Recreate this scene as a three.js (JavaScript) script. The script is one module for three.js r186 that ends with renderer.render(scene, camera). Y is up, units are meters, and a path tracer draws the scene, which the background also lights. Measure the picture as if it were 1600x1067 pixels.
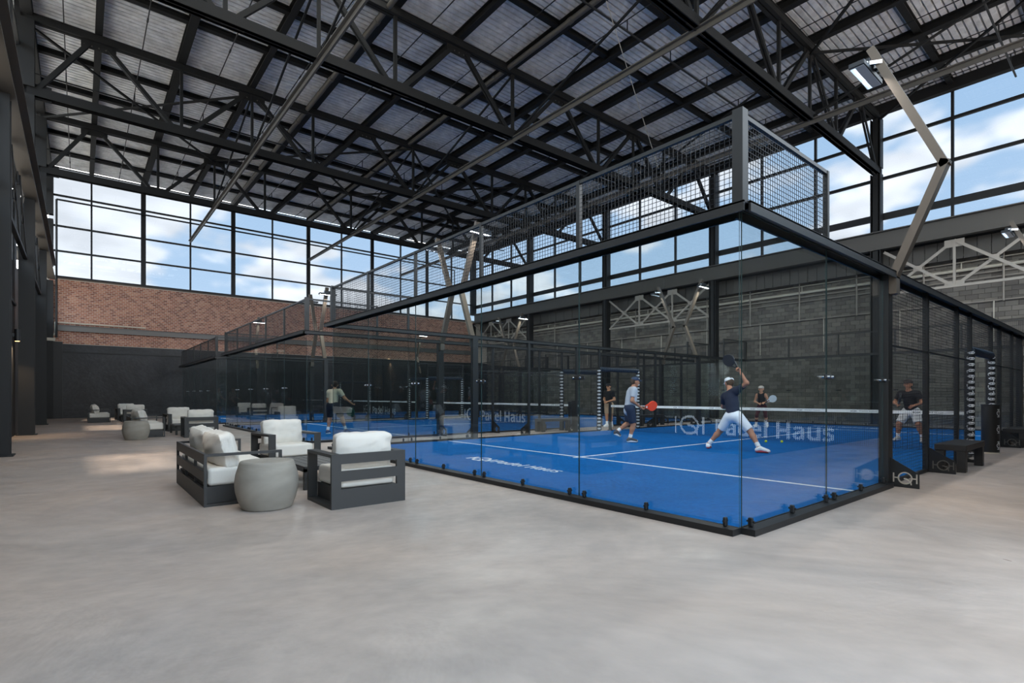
import * as THREE from 'three';
import { mergeGeometries, mergeVertices } from 'three/addons/utils/BufferGeometryUtils.js';
import { RoundedBoxGeometry } from 'three/addons/geometries/RoundedBoxGeometry.js';
import { FontLoader } from 'three/addons/loaders/FontLoader.js';
import { RectAreaLightUniformsLib } from 'three/addons/lights/RectAreaLightUniformsLib.js';
import { createNoise3D } from 'simplex-noise';

// ------------------------------------------------------------------ camera, sky, sun, exposure
const scene = new THREE.Scene();
const renderer = new THREE.WebGLRenderer();
renderer.toneMapping = THREE.LinearToneMapping;
renderer.toneMappingExposure = 1.7;
renderer.shadowMap.enabled = true;
const YAW = 0.6875, EYE = 1.27;
const camera = new THREE.PerspectiveCamera(2 * Math.atan(533.5 / 821.4) * 180 / Math.PI, 1600 / 1067, 0.05, 500);
camera.position.set(0, EYE, 0);
camera.lookAt(Math.sin(YAW) * 10, EYE, -Math.cos(YAW) * 10);
camera.setViewOffset(1600, 1067, 0, -84, 1600, 1067);     // shift lens: the horizon lies below the middle

RectAreaLightUniformsLib.init();

let seed = 7;
const rnd = () => { seed = (seed * 1664525 + 1013904223) >>> 0; return seed / 4294967296; };
const rr = (a, b) => a + (b - a) * rnd();
const noise3 = createNoise3D(rnd);
const fbm = (x, y, z, o = 5) => { let s = 0, a = 0.5, f = 1; for (let i = 0; i < o; i++) { s += a * noise3(x * f, y * f, z * f); f *= 2.03; a *= 0.52; } return s; };
const smooth = (a, b, x) => { const t = Math.min(1, Math.max(0, (x - a) / (b - a))); return t * t * (3 - 2 * t); };

const SKY = 3.4;
{
  const W = 1536, H = 768, d = new Float32Array(W * H * 4);
  for (let j = 0; j < H; j++) for (let i = 0; i < W; i++) {
    const el = ((j + 0.5) / H - 0.5) * Math.PI, az = ((i + 0.5) / W - 0.5) * 2 * Math.PI;
    const x = Math.cos(el) * Math.cos(az), y = Math.sin(el), z = Math.cos(el) * Math.sin(az), o = (j * W + i) * 4;
    const h = Math.pow(Math.max(0, y), 0.55);
    let r = 0.68 - 0.46 * h, g = 0.80 - 0.39 * h, b = 0.90 - 0.27 * h;
    // a layer of broken cloud, looked up where the ray meets it
    const k = 1 / (Math.max(y, 0.02) + 0.16), n = fbm(x * k * 1.1 + 3.1, z * k * 1.1 - 1.7, 0.4, 6);
    const c = smooth(-0.04, 0.2, n + 0.03) * smooth(0.0, 0.06, y), shade = 0.9 + 0.42 * fbm(x * k * 2.3, z * k * 2.3, 7.7, 4);
    r += (1.02 * shade - r) * c * 0.92; g += (1.0 * shade - g) * c * 0.92; b += (0.97 * shade - b) * c * 0.92;
    if (y <= 0) { r = 0.42; g = 0.41; b = 0.4; }
    d[o] = r * SKY; d[o + 1] = g * SKY; d[o + 2] = b * SKY; d[o + 3] = 1;
  }
  const t = new THREE.DataTexture(d, W, H, THREE.RGBAFormat, THREE.FloatType);
  t.mapping = THREE.EquirectangularReflectionMapping; t.magFilter = THREE.LinearFilter; t.needsUpdate = true;
  scene.background = t;
}
const sun = new THREE.DirectionalLight(new THREE.Color().setRGB(1, 0.86, 0.7), 5.0);
sun.position.set(-20.4, 57, -3); sun.target.position.set(12, 0, -16);
sun.position.add(sun.target.position);
sun.castShadow = true; sun.shadow.radius = 12;
Object.assign(sun.shadow.camera, { left: -40, right: 40, top: 30, bottom: -30, near: 1, far: 140 });
sun.shadow.mapSize.set(4096, 4096);
scene.add(sun, sun.target);

// ------------------------------------------------------------------ helpers
const taken = new Map();
function numbered(n) { const k = taken.get(n) ?? 0; taken.set(n, k + 1); return k ? `${n}_${String(k).padStart(3, '0')}` : n; }
function lit(o) { o.castShadow = true; o.receiveShadow = true; return o; }
function tag(o, label, category, group, kind) { if (label) o.userData.label = label; if (category) o.userData.category = category; if (group) o.userData.group = group; if (kind) o.userData.kind = kind; return o; }
function thing(name, label, category, [x, y, z] = [0, 0, 0], turn = 0, group) {
  const o = new THREE.Group(); o.name = numbered(name); o.position.set(x, y, z); o.rotation.y = turn; scene.add(o);
  return tag(o, label, category, group);
}
function struct(name, label, category) { const o = new THREE.Group(); o.name = name; scene.add(o); return tag(o, label, category, null, 'structure'); }
const join = (g) => Array.isArray(g) ? (g.length > 1 ? mergeGeometries(g.map((q) => { const r = q.index ? q.toNonIndexed() : q; for (const k of Object.keys(r.attributes)) if (!['position', 'normal', 'uv'].includes(k)) r.deleteAttribute(k); return r; })) : g[0]) : g;
function part(name, geo, m, parent) { const o = lit(new THREE.Mesh(join(geo), m)); o.name = name; parent.add(o); return o; }
function top(name, geo, m, label, category, group) { const o = lit(new THREE.Mesh(join(geo), m)); o.name = numbered(name); scene.add(o); return tag(o, label, category, group); }
const box = (w, h, d, x = 0, y = 0, z = 0) => new THREE.BoxGeometry(w, h, d).translate(x, y, z);
const span = (x0, x1, y0, y1, z0, z1) => box(Math.abs(x1 - x0), Math.abs(y1 - y0), Math.abs(z1 - z0), (x0 + x1) / 2, (y0 + y1) / 2, (z0 + z1) / 2);
const rbox = (w, h, d, x = 0, y = 0, z = 0, r = 0.006, s = 2) => new RoundedBoxGeometry(w, h, d, s, Math.min(r, w / 2.01, h / 2.01, d / 2.01)).translate(x, y, z);
const V = (x, y, z) => new THREE.Vector3(x, y, z);
function bar(a, b, w, h = w, up = V(0, 1, 0)) {            // square bar from a to b, w across, h in the plane of `up`
  const dir = b.clone().sub(a), L = dir.length(), z = dir.normalize(); let u = up;
  if (Math.abs(u.dot(z)) > 0.99) u = V(1, 0, 0);
  const x = u.clone().cross(z).normalize(), y = z.clone().cross(x);
  return new THREE.BoxGeometry(w, h, L).applyMatrix4(new THREE.Matrix4().makeBasis(x, y, z).setPosition(a.clone().add(b).multiplyScalar(0.5)));
}
function rod(a, b, r, n = 8) {
  const dir = b.clone().sub(a), L = dir.length();
  return new THREE.CylinderGeometry(r, r, L, n).applyQuaternion(new THREE.Quaternion().setFromUnitVectors(V(0, 1, 0), dir.normalize())).translate((a.x + b.x) / 2, (a.y + b.y) / 2, (a.z + b.z) / 2);
}
function ibeamZ(x, y0, y1, z0, z1, w, t = 0.025) { return [span(x - w / 2, x + w / 2, y0, y0 + t, z0, z1), span(x - t / 2, x + t / 2, y0 + t, y1 - t, z0, z1), span(x - w / 2, x + w / 2, y1 - t, y1, z0, z1)]; }
function ibeamX(z, y0, y1, x0, x1, w, t = 0.025) { return [span(x0, x1, y0, y0 + t, z - w / 2, z + w / 2), span(x0, x1, y0 + t, y1 - t, z - t / 2, z + t / 2), span(x0, x1, y1 - t, y1, z - w / 2, z + w / 2)]; }
function wires(list, r) {                                   // many thin square wires as one buffer: [x0,y0,z0,x1,y1,z1], axis-aligned
  const P = [], N = [];
  const q = (a, b, c, d, n) => { P.push(...a, ...b, ...c, ...a, ...c, ...d); for (let i = 0; i < 6; i++) N.push(...n); };
  for (const [x0, y0, z0, x1, y1, z1] of list) {
    const ax = Math.abs(x1 - x0) > 1e-6 ? 0 : Math.abs(y1 - y0) > 1e-6 ? 1 : 2, lo = [x0, y0, z0], hi = [x1, y1, z1], u = (ax + 1) % 3, v = (ax + 2) % 3;
    const at = (e, su, sv) => { const p = [...(e ? hi : lo)]; p[u] += su * r; p[v] += sv * r; return p; };
    const nn = (k, s) => { const n = [0, 0, 0]; n[k] = s; return n; };
    for (const s of [1, -1]) {
      q(...(s > 0 ? [at(0, 1, -1), at(0, 1, 1), at(1, 1, 1), at(1, 1, -1)] : [at(0, -1, 1), at(0, -1, -1), at(1, -1, -1), at(1, -1, 1)]), nn(u, s));
      q(...(s > 0 ? [at(0, 1, 1), at(0, -1, 1), at(1, -1, 1), at(1, 1, 1)] : [at(0, -1, -1), at(0, 1, -1), at(1, 1, -1), at(1, -1, -1)]), nn(v, s));
    }
  }
  const g = new THREE.BufferGeometry();
  g.setAttribute('position', new THREE.Float32BufferAttribute(P, 3)); g.setAttribute('normal', new THREE.Float32BufferAttribute(N, 3)); g.setAttribute('uv', new THREE.Float32BufferAttribute(new Float32Array(P.length / 3 * 2), 2));
  return g;
}
function uvPlane(g, ax, s = 1) {                             // uv in metres from two of the axes
  const p = g.attributes.position, uv = new Float32Array(p.count * 2), i = 'xyz'.indexOf(ax[0]), j = 'xyz'.indexOf(ax[1]);
  for (let k = 0; k < p.count; k++) { uv[2 * k] = p.array[3 * k + i] * s; uv[2 * k + 1] = p.array[3 * k + j] * s; }
  g.setAttribute('uv', new THREE.BufferAttribute(uv, 2)); return g;
}
function tex(W, H, f, srgb, rep) {
  const d = new Uint8ClampedArray(W * H * 4);
  for (let j = 0; j < H; j++) for (let i = 0; i < W; i++) { const c = f(i / W, j / H), o = (j * W + i) * 4; d[o] = c[0]; d[o + 1] = c[1]; d[o + 2] = c[2]; d[o + 3] = 255; }
  const t = new THREE.DataTexture(new Uint8Array(d.buffer), W, H, THREE.RGBAFormat);
  t.wrapS = t.wrapT = THREE.RepeatWrapping; t.magFilter = THREE.LinearFilter; if (srgb) t.colorSpace = THREE.SRGBColorSpace; if (rep) t.repeat.set(...rep); t.needsUpdate = true; return t;
}
const tile = (u, v, s, o, q = 0) => {                        // noise that repeats
  const a = u * 2 * Math.PI, b = v * 2 * Math.PI, R = s / (2 * Math.PI); let t = 0, am = 0.5, f = 1;
  for (let i = 0; i < o; i++) { t += am * noise3(Math.cos(a) * R * f + q + Math.cos(b) * R * f * 0.618, Math.sin(a) * R * f + Math.sin(b) * R * f * 0.7, Math.cos(b) * R * f - Math.sin(b) * R * f + 5 * i + Math.sin(a) * R * f * 0.3); f *= 2; am *= 0.55; } return t;
};
const std = (hex, rough = 0.6, metal = 0, extra = {}) => new THREE.MeshStandardMaterial({ color: hex, roughness: rough, metalness: metal, ...extra });

// ------------------------------------------------------------------ materials
const floorCol = tex(1024, 1024, (u, v) => {
  const a = tile(u, v, 7, 5), b = tile(u, v, 42, 4, 9), c = tile(u, v, 2.2, 3, 4); const k = 1 + a * 0.07 + b * 0.06 + c * 0.05, w = 1 + c * 0.03;
  return [Math.min(255, 173 * k * w), Math.min(255, 157 * k), Math.min(255, 145 * k / w)];
}, true, [1 / 11, 1 / 11]);
const floorRough = tex(512, 512, (u, v) => { const k = 118 + 60 * tile(u, v, 9, 5, 2); return [k, k, k]; }, false, [1 / 7, 1 / 7]);
const floorBump = tex(512, 512, (u, v) => { const k = 128 + 110 * tile(u, v, 26, 4, 6); return [k, k, k]; }, false, [1 / 3.1, 1 / 3.1]);
const M = {
  floor: new THREE.MeshStandardMaterial({ map: floorCol, roughnessMap: floorRough, roughness: 1, bumpMap: floorBump, bumpScale: 0.0022 }),
  turf: new THREE.MeshPhysicalMaterial({ color: new THREE.Color().setRGB(0.001, 0.135, 0.43), roughness: 1, specularIntensity: 0.25, map: tex(512, 512, (u, v) => { const k = 238 + 34 * tile(u, v, 60, 3, 3) + 14 * tile(u, v, 5, 4, 8); return [k, k, k]; }, true, [1 / 4, 1 / 4]) }),
  line: std(0xe8ebee, 0.9),
  black: std(0x111112, 0.5, 0),
  steel: std(0x080808, 0.8, 0),
  column: std(0x0d0d0d, 0.6, 0),
  girder: std(0x56524c, 0.55, 0.1),
  beige: std(0xa39a8e, 0.6, 0.15),
  cream: std(0xcfc6b4, 0.6, 0.1),
  bronze: std(0x5e5449, 0.45, 0.2),
  deck: std(0xf8f8f8, 0.55, 0, { map: tex(256, 256, (u, v) => { const k = 226 + 34 * tile(u, v, 6, 4, 1); return [k, k, k]; }, true, [1 / 3, 1 / 3]) }),
  blackwall: std(0xffffff, 0.5, 0, { map: tex(512, 512, (u, v) => { const k = 30 + 16 * tile(u, v, 5, 5, 3) + 12 * tile(u, v, 30, 3, 2); return [k * 1.0, k * 0.99, k * 1.06]; }, true, [1 / 6, 1 / 6]), bumpMap: tex(512, 512, (u, v) => { const k = 128 + 120 * tile(u, v, 12, 5, 8); return [k, k, k]; }, false, [1 / 4, 1 / 4]), bumpScale: 0.008 }),
  mortar: std(0xcdbfb0, 0.95),
  glass: new THREE.MeshPhysicalMaterial({ color: 0xf4f8f8, roughness: 0.0, metalness: 0, transmission: 1, thickness: 0, ior: 1.5 }),
  edge: std(0x2f3e3d, 0.25),
  skyDimGlass: new THREE.MeshPhysicalMaterial({ color: new THREE.Color().setRGB(0.168, 0.184, 0.206), roughness: 0.0, transmission: 1, thickness: 0, ior: 1.45 }),  // dark tint added to dim the sky seen through these panes
  clear: new THREE.MeshPhysicalMaterial({ color: 0xf6f9fa, roughness: 0.0, transmission: 1, thickness: 0, ior: 1.45 }),
  addedDiffuser: new THREE.MeshPhysicalMaterial({ color: 0xf4f1ea, roughness: 1, transmission: 0.5, thickness: 0 }),  // diffusing sheet added overhead to bring in more daylight
  chrome: std(0xc9cbcd, 0.25, 1),
  mesh: std(0x17181a, 0.5, 0.4),
  frame: std(0x373635, 0.5, 0.1),
  post: std(0x222221, 0.45, 0.1),
  cushion: std(0xe0d9ce, 0.95, 0, { bumpMap: tex(256, 256, (u, v) => { const k = 128 + 120 * tile(u, v, 60, 2, 3); return [k, k, k]; }, false, [1, 1]), bumpScale: 0.002 }),
  concrete: std(0xaaa297, 0.85, 0, { map: tex(256, 256, (u, v) => { const k = 226 + 22 * tile(u, v, 3, 4, 3); return [k, k, k * 0.99]; }, true, [1, 1]) }),
  white: std(0xeeeeec, 0.8),
  netblack: std(0x0f1012, 0.9),
  lampgrey: std(0x2c2f33, 0.45, 0.5),
  led: std(0x4a5663, 0.3, 0.1, { emissive: new THREE.Color().setRGB(0.9, 0.95, 1), emissiveIntensity: 0.05 }),
};

// ------------------------------------------------------------------ the shell
const Z = [-38, -30.4, -22.8, -15.2, -7.6, 0], XL = -1.32, XR = 26.75, Z0 = -38, Z1 = 2.53, NB = 5;
const XK = (k) => k <= 0 ? XL : k >= 12 ? XR : 0.49 + 2.403 * (k - 1);
const YB = 10.85, YT = 13.25, DECK = 13.8;
{
  const f = struct('floor', 'smooth grey polished concrete hall floor', 'floor');
  part('slab', uvPlane(span(-2.2, 29, -0.25, 0, -38.4, 14), 'xz'), M.floor, f);
  const g = struct('ground', 'paved yard outside the hall', 'ground');
  part('paving', uvPlane(span(-90, 120, -0.5, -0.255, -110, 110), 'xz', 0.5), std(0xb5aea4, 0.9), g);
}
{ // ceiling: trapezoid deck sheets, purlins along the hall, cross beams
  const c = struct('ceiling', 'black steel roof with ribbed metal deck', 'ceiling');
  const xs = [-2.0, 7.7, 17.3, 27.4], zs = []; for (let b = 0; b < NB; b++) for (let k = 0; k < 3; k++) zs.push(Z[b] + k * 7.6 / 3); zs.push(0);
  const sheet = (L) => {
    const w = 7.6 / 3, n = 12, p = w / n, s = new THREE.Shape(); s.moveTo(0, 0.2);
    for (let i = 0; i < n; i++) { const o = i * p; s.lineTo(o, 0.13); s.lineTo(o + p * 0.2, 0.13); s.lineTo(o + p * 0.24, 0); s.lineTo(o + p * 0.96, 0); s.lineTo(o + p, 0.13); }
    s.lineTo(w, 0.2); s.closePath();
    return uvPlane(new THREE.ExtrudeGeometry(s, { depth: L, bevelEnabled: false }).rotateY(Math.PI / 2).scale(1, 1, -1 * -1), 'xz');
  };
  const cache = {};
  for (const z of zs) for (let i = 0; i < 3; i++) {
    const L = xs[i + 1] - xs[i]; const g = cache[i] ??= sheet(L); const addedSheet = i === 0 && z > -15.3;
    const m = addedSheet ? part('added_fill_sheet', new THREE.PlaneGeometry(L, 7.6 / 3).rotateX(Math.PI / 2).translate(L / 2, 0.08, -3.8 / 3), M.addedDiffuser, c) : part('deck_sheet', g, M.deck, c); m.position.set(xs[i], DECK, z + 7.6 / 3);  // translucent sheets added out of view to spread soft fill light below
  }
  for (let k = 0; k <= 12; k++) part('purlin', ibeamZ(XK(k), DECK - 0.3, DECK, Z0 - 0.2, Z1, k % 2 ? 0.2 : 0.26, 0.03), M.steel, c);
  for (let b = 0; b < NB; b++) for (let k = 1; k < 3; k++) part('cross_beam', ibeamX(Z[b] + k * 7.6 / 3, DECK - 0.2, DECK, XL, XR, 0.2, 0.025), M.steel, c);
  for (const x of [XL, XR]) part('eaves_beam', span(x - 0.14, x + 0.14, DECK - 0.42, DECK, Z0, Z1), M.steel, c);
}
// roof trusses
const trussNames = ['close against the back window wall', 'second from the back window wall, over the far lounge chairs', 'third from the back wall, over the middle lounge group', 'in the middle of the hall, over the near lounge chairs', 'crossing right above the near court', 'at the open front, right above the viewer'];
function truss(z, i) {
  const t = thing('roof_truss', `black riveted steel roof truss ${trussNames[i]}`, 'roof truss', [0, 0, z], 0, 'roof trusses');
  part('top_chord', [span(XL, XR, YT, YT + 0.22, -0.13, -0.02), span(XL, XR, YT, YT + 0.22, 0.02, 0.13), span(XL, XR, YT + 0.2, YT + 0.23, -0.15, 0.15)], M.steel, t);
  part('bottom_chord', [span(XL, XR, YB, YB + 0.3, -0.12, -0.02), span(XL, XR, YB, YB + 0.3, 0.02, 0.12), span(XL, XR, YB, YB + 0.025, -0.15, 0.15)], M.steel, t);
  const B = YB + 0.12, T = YT + 0.06, bolts = [];
  const gusset = (x, y, w, h) => { part('gusset_plate', box(w, h, 0.04, x, y, 0), M.steel, t); for (let q = 0; q < 5; q++) for (const s of [-1, 1]) bolts.push(box(0.035, 0.035, 0.02, x + (q - 2) * w * 0.2, y + s * h * 0.28, 0.028)); };
  for (let k = 1; k <= 11; k++) {
    const x = XK(k);
    if (k % 2) {
      gusset(x, YT - 0.05, 0.95, 0.42);
      for (const s of [-1, 1]) { const e = k + s; part('diagonal', [bar(V(x + s * 0.25, T - 0.15, 0.05), V(XK(e) - s * 0.22, B + 0.1, 0.05), 0.05, 0.13), bar(V(x + s * 0.25, T - 0.15, -0.05), V(XK(e) - s * 0.22, B + 0.1, -0.05), 0.05, 0.13)], M.steel, t); }
      if (k === 3 || k === 9) part('vertical', span(x - 0.045, x + 0.045, B, T, -0.045, 0.045), M.steel, t);
    } else { gusset(x, YB + 0.18, 0.9, 0.4); part('vertical', span(x - 0.05, x + 0.05, B, T, -0.05, 0.05), M.steel, t); }
  }
  gusset(XL + 0.25, YB + 0.18, 0.7, 0.5); gusset(XR - 0.25, YB + 0.18, 0.7, 0.5);
  if (i > 1) part('rivets', bolts, M.girder, t);
}
for (let i = 1; i < 6; i++) truss(Z[i], i);
// longitudinal struts under the trusses, sway and plan bracing
[[3, 'left'], [6, 'middle'], [9, 'right']].forEach(([k, w]) => {
  const x = XK(k), t = thing('roof_strut', `long steel strut running the length of the roof under the trusses, ${w} one of three`, 'strut', [0, 0, 0], 0, 'long roof struts');
  for (let b = 0; b < NB; b++) {
    part('strut_beam', [span(x - 0.11, x + 0.11, YB + 0.0, YB + 0.03, Z[b], Z[b + 1]), span(x - 0.02, x + 0.02, YB - 0.13, YB + 0.0, Z[b], Z[b + 1])], M.girder, t);
    if (b) part('sway_brace', bar(V(x, YT, Z[b + 1]), V(x, YB + 0.1, Z[b]), 0.06, 0.06), M.steel, t);
  }
});
[[1, 2, 'nearest the back windows'], [4, 5, 'over the near court']].forEach(([a, b, w]) => {
  const t = thing('plan_bracing', `flat crossed steel bracing between two roof trusses ${w}`, 'bracing');
  const xs = [XL, XK(3), XK(6), XK(9), XR];
  for (let i = 0; i < 4; i++) for (const [p, q] of [[a, b], [b, a]]) part('brace', bar(V(xs[i], YT - 0.02 - 0.08 * (p > q), Z[p]), V(xs[i + 1], YT - 0.02 - 0.08 * (p > q), Z[q]), 0.08, 0.07), M.steel, t);
});
{
  const t = thing('sprinkler_piping', 'thin black sprinkler pipes with small drops hung under the roof deck', 'pipes');
  for (let k = 0; k < 12; k++) { const x = (XK(k) + XK(k + 1)) / 2; part('branch_pipe', rod(V(x, DECK - 0.36, Z0 + 0.4), V(x, DECK - 0.36, Z1), 0.018, 6), M.black, t); for (let b = 0; b < 5; b++) { part('sprinkler_drop', rod(V(x, DECK - 0.36, Z[b] + 4.4), V(x, DECK - 0.72, Z[b] + 4.4), 0.02, 6), M.black, t); part('coupling', rod(V(x, DECK - 0.36, Z[b] + 2.0), V(x, DECK - 0.36, Z[b] + 2.2), 0.03, 6), M.black, t); } }
  for (let b = 0; b < NB; b++) part('cross_main', rod(V(XL, DECK - 0.74, Z[b] + 4.4), V(XR, DECK - 0.74, Z[b] + 4.4), 0.032, 8), M.black, t);
  for (const k of [4, 6]) { const x = XK(k) - 0.28; part('supply_main', [rod(V(x, DECK - 0.44, Z0 + 0.5), V(x, DECK - 0.44, Z1), 0.085, 10), ...Array.from({ length: 11 }, (_, i) => rod(V(x, DECK - 0.44, -36 + i * 4), V(x, DECK - 0.44, -35.84 + i * 4), 0.105, 10))], M.girder, t); }
}
top('sag_cable', rod(V(12.2, 13.1, -10.4), V(19.4, 11.1, -13.6), 0.012, 6), M.cream, 'thin pale cable stretched slanting under the roof between two trusses', 'cable');

// columns of both long sides
const colWords = ['at the back corner', 'third', 'second', 'nearest', 'beside the near court', 'level with the viewer', 'at the open front'];
const leftWords = ['in the far left corner by the back wall', 'farthest of three along the left wall', 'middle of three along the left wall', 'nearest, at the left edge of the picture', 'left of the viewer', 'at the open front on the left'];
const rightWords = ['in the corner beyond the last court', 'seen beyond the second court, second from the corner', 'third from the far right corner', 'behind the raised arm of the lunging player', 'beside the tall lamp pole of the near court', 'at the open front on the right'];
function hcol(name, x, z, label) {
  const t = thing(name, label, 'column', [x, 0, z], 0, 'building columns');
  for (const [a, b, n] of [[0.03, 7.51, 'lower_shaft'], [8.31, YB - 0.01, 'upper_shaft'], [YB + 0.25, YT - 0.02, 'head_shaft']]) part(n, [span(-0.19, 0.19, a, b, -0.19, -0.155), span(-0.19, 0.19, a, b, 0.155, 0.19), span(-0.02, 0.02, a, b, -0.155, 0.155), span(-0.185, -0.15, a, b, -0.1, 0.1)], M.column, t);
  part('base_plate', rbox(0.5, 0.03, 0.5, 0, 0.015, 0), M.column, t);
}
Z.forEach((z, i) => { hcol('steel_column', XL, z, `black steel column ${leftWords[i]}`); hcol('steel_column', XR, z, `black steel column of the right wall ${rightWords[i]}`); });
// girders and X-braced wind trusses between columns
for (const [x, s, w] of [[XL, 1, 'left'], [XR, -1, 'right']]) {
  const g = thing('crane_girder', `deep brown-grey steel girder below the ${w} window band`, 'girder');
  const xi = x + s * 0.12;
  part('girder_web', [span(xi - 0.02, xi + 0.02, 7.55, 8.28, Z0 + 0.4, Z1), span(xi - 0.16, xi + 0.16, 7.52, 7.56, Z0 + 0.4, Z1), span(xi - 0.2, xi + 0.2, 8.26, 8.3, Z0 + 0.4, Z1)], M.girder, g);
  const studs = []; for (let z = Z0 + 0.6; z < Z1; z += 0.3) studs.push(box(0.03, 0.04, 0.05, xi + s * 0.03, 7.62, z)); part('rivets', studs, M.girder, g);
  const bays = s > 0 ? [1, 2, 3, 4] : [0, 2, 4];
  bays.forEach((b) => {
    const where = { 0: 'in the far corner bay', 1: 'in the bay nearest the back wall', 2: s > 0 ? 'in the middle bay' : 'behind the pair of crossed lamp poles', 3: 'in the near bay', 4: s > 0 ? 'left of the viewer' : 'above the mesh fence at the right edge' }[b];
    const t = thing('wind_truss', `crossed ${s > 0 ? 'dark' : 'beige'} bracing frame under the ${w} girder ${where}`, 'bracing', [0, 0, 0], 0, 'crossed wind bracing');
    const m = s > 0 ? M.column : M.beige, za = Z[b] + 0.27, zb = Z[b + 1] - 0.27, st = (zb - za) / 3, y0 = 5.6, y1 = 7.42, xx = x - s * 0.02;
    part('bottom_chord', span(xx - 0.05, xx + 0.05, y0 - 0.05, y0 + 0.05, za, zb), m, t);
    for (let i = 0; i < 3; i++) {
      const a = za + i * st, c = a + st;
      part('diagonal', bar(V(xx + 0.03, y0, a), V(xx + 0.03, y1, c), 0.03, 0.11), m, t); part('diagonal', bar(V(xx - 0.03, y1, a), V(xx - 0.03, y0, c), 0.03, 0.11), m, t);
      part('gusset_plate', box(0.03, 0.22, 0.3, xx, (y0 + y1) / 2, a + st / 2), m, t);
      if (i) { part('vertical', span(xx - 0.04, xx + 0.04, y0, y1, a - 0.04, a + 0.04), m, t); part('gusset_plate', box(0.03, 0.26, 0.62, xx, i % 2 ? y0 + 0.08 : y0 + 0.08, a), m, t); part('gusset_plate', box(0.03, 0.3, 0.62, xx, y1 - 0.12, a), m, t); }
    }
  });
}

// ------------------------------------------------------------------ windows
function windowBand(name, label, axis, at, a0, a1, y0, y1, rails, mull, mat) {
  const w = struct(name, label, 'window'), S = (u0, u1, v0, v1, d0, d1) => axis === 'x' ? span(u0, u1, v0, v1, at + d0, at + d1) : span(at + d0, at + d1, v0, v1, u0, u1);
  part('frame', [S(a0, a1, y1 - 0.05, y1, -0.06, 0.06), S(a0, a1, y0, y0 + 0.1, -0.06, 0.06)], M.black, w);
  const ys = [y0 + 0.1, ...rails.map((r) => r[0]), y1 - 0.05];
  for (const [y, t] of rails) part('rail', S(a0, a1, y - t / 2, y + t / 2, -0.06, 0.06), M.black, w);
  for (const [u, t] of mull) part('mullion', S(u - t / 2, u + t / 2, y0, y1, -0.07, 0.07), M.black, w);
  const us = [a0, ...mull.map((m) => m[0]).filter((u) => u > a0 + 0.3 && u < a1 - 0.3), a1];
  for (let i = 0; i + 1 < us.length; i++) for (let j = 0; j + 1 < ys.length; j++) {
    const pw = us[i + 1] - us[i], ph = ys[j + 1] - ys[j], g = new THREE.PlaneGeometry(pw, ph); if (axis !== 'x') g.rotateY(Math.PI / 2);
    const p = part('pane', g, mat, w); p.position.set(axis === 'x' ? (us[i] + us[i + 1]) / 2 : at, (ys[j] + ys[j + 1]) / 2, axis === 'x' ? at : (us[i] + us[i + 1]) / 2);
  }
}
const thirds = []; for (let b = 0; b < NB; b++) for (let k = 0; k < 3; k++) thirds.push([Z[b] + k * 7.6 / 3, k ? 0.09 : 0.24]);
windowBand('window_1', 'black framed window grid above the brick back wall', 'x', Z0, XL, XR + 0.2, 7.72, DECK - 0.05, [[9.18, 0.09], [10.55, 0.09], [12.22, 0.09]], Array.from({ length: 11 }, (_, i) => [XK(i + 1), (i + 1) % 2 ? 0.085 : 0.24]), M.skyDimGlass);
windowBand('window_2', 'black framed window band high along the right wall', 'z', XR + 0.22, Z0, Z1, 8.3, DECK - 0.05, [[9.02, 0.28], [10.68, 0.12], [12.36, 0.12]], thirds, M.skyDimGlass);
windowBand('window_3', 'black framed window band high along the left wall', 'z', XL - 0.22, Z0, Z1, 8.3, DECK - 0.05, [[9.02, 0.28], [10.68, 0.12], [12.36, 0.12]], thirds, M.clear);

// ------------------------------------------------------------------ walls
{ // back wall: black painted below, bare brick above
  const w = struct('wall_back', 'back wall, black paint below and bare red brick above', 'wall');
  part('painted_base', uvPlane(span(-2.2, 28.6, 0, 4.1, Z0 - 0.45, Z0 - 0.02), 'xy'), M.blackwall, w);
  part('mortar_bed', span(-2.2, 28.6, 4.1, 7.7, Z0 - 0.45, Z0 - 0.021), M.mortar, w);
  part('coping', span(-2.2, 28.6, 7.66, 7.73, Z0 - 0.47, Z0 + 0.03), std(0x6b6057, 0.9), w);
  part('ledge', [span(-1.2, 26.6, 3.64, 3.69, Z0 - 0.02, Z0 + 0.04), span(-1.3, -0.75, 0, 4.2, Z0 - 0.02, Z0 + 0.12)], M.black, w);
  const cols = [0xa8705a, 0x9c6652, 0xb27a63, 0x8f5c4a, 0xbb8870, 0x845444], mats = cols.map((c) => std(c, 0.92)), g0 = new THREE.BoxGeometry(0.196, 0.08, 0.06), rest = cols.map(() => []);
  const list = [];
  for (let r = 0; r < 35; r++) for (let x = -1.2 + (r % 2) * 0.108; x < 27; x += 0.216) list.push([x, 4.17 + r * 0.1, Math.hypot(x, 38), Math.floor(Math.pow(rnd(), 1.3) * 5.99)]);
  list.sort((p, q) => p[2] - q[2] || p[0] - q[0]);
  list.forEach(([x, y, , c], i) => {
    const z = Z0 - 0.045 + (c % 3) * 0.004;
    if (i < 300) { const b = part('brick', g0, mats[c], w); b.position.set(x, y, z); } else rest[c].push(box(0.196, 0.08, 0.06, x, y, z));
  });
  rest.forEach((l, c) => { part('brickwork', l, mats[c], w).userData.kind = 'stuff'; });
}
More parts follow.
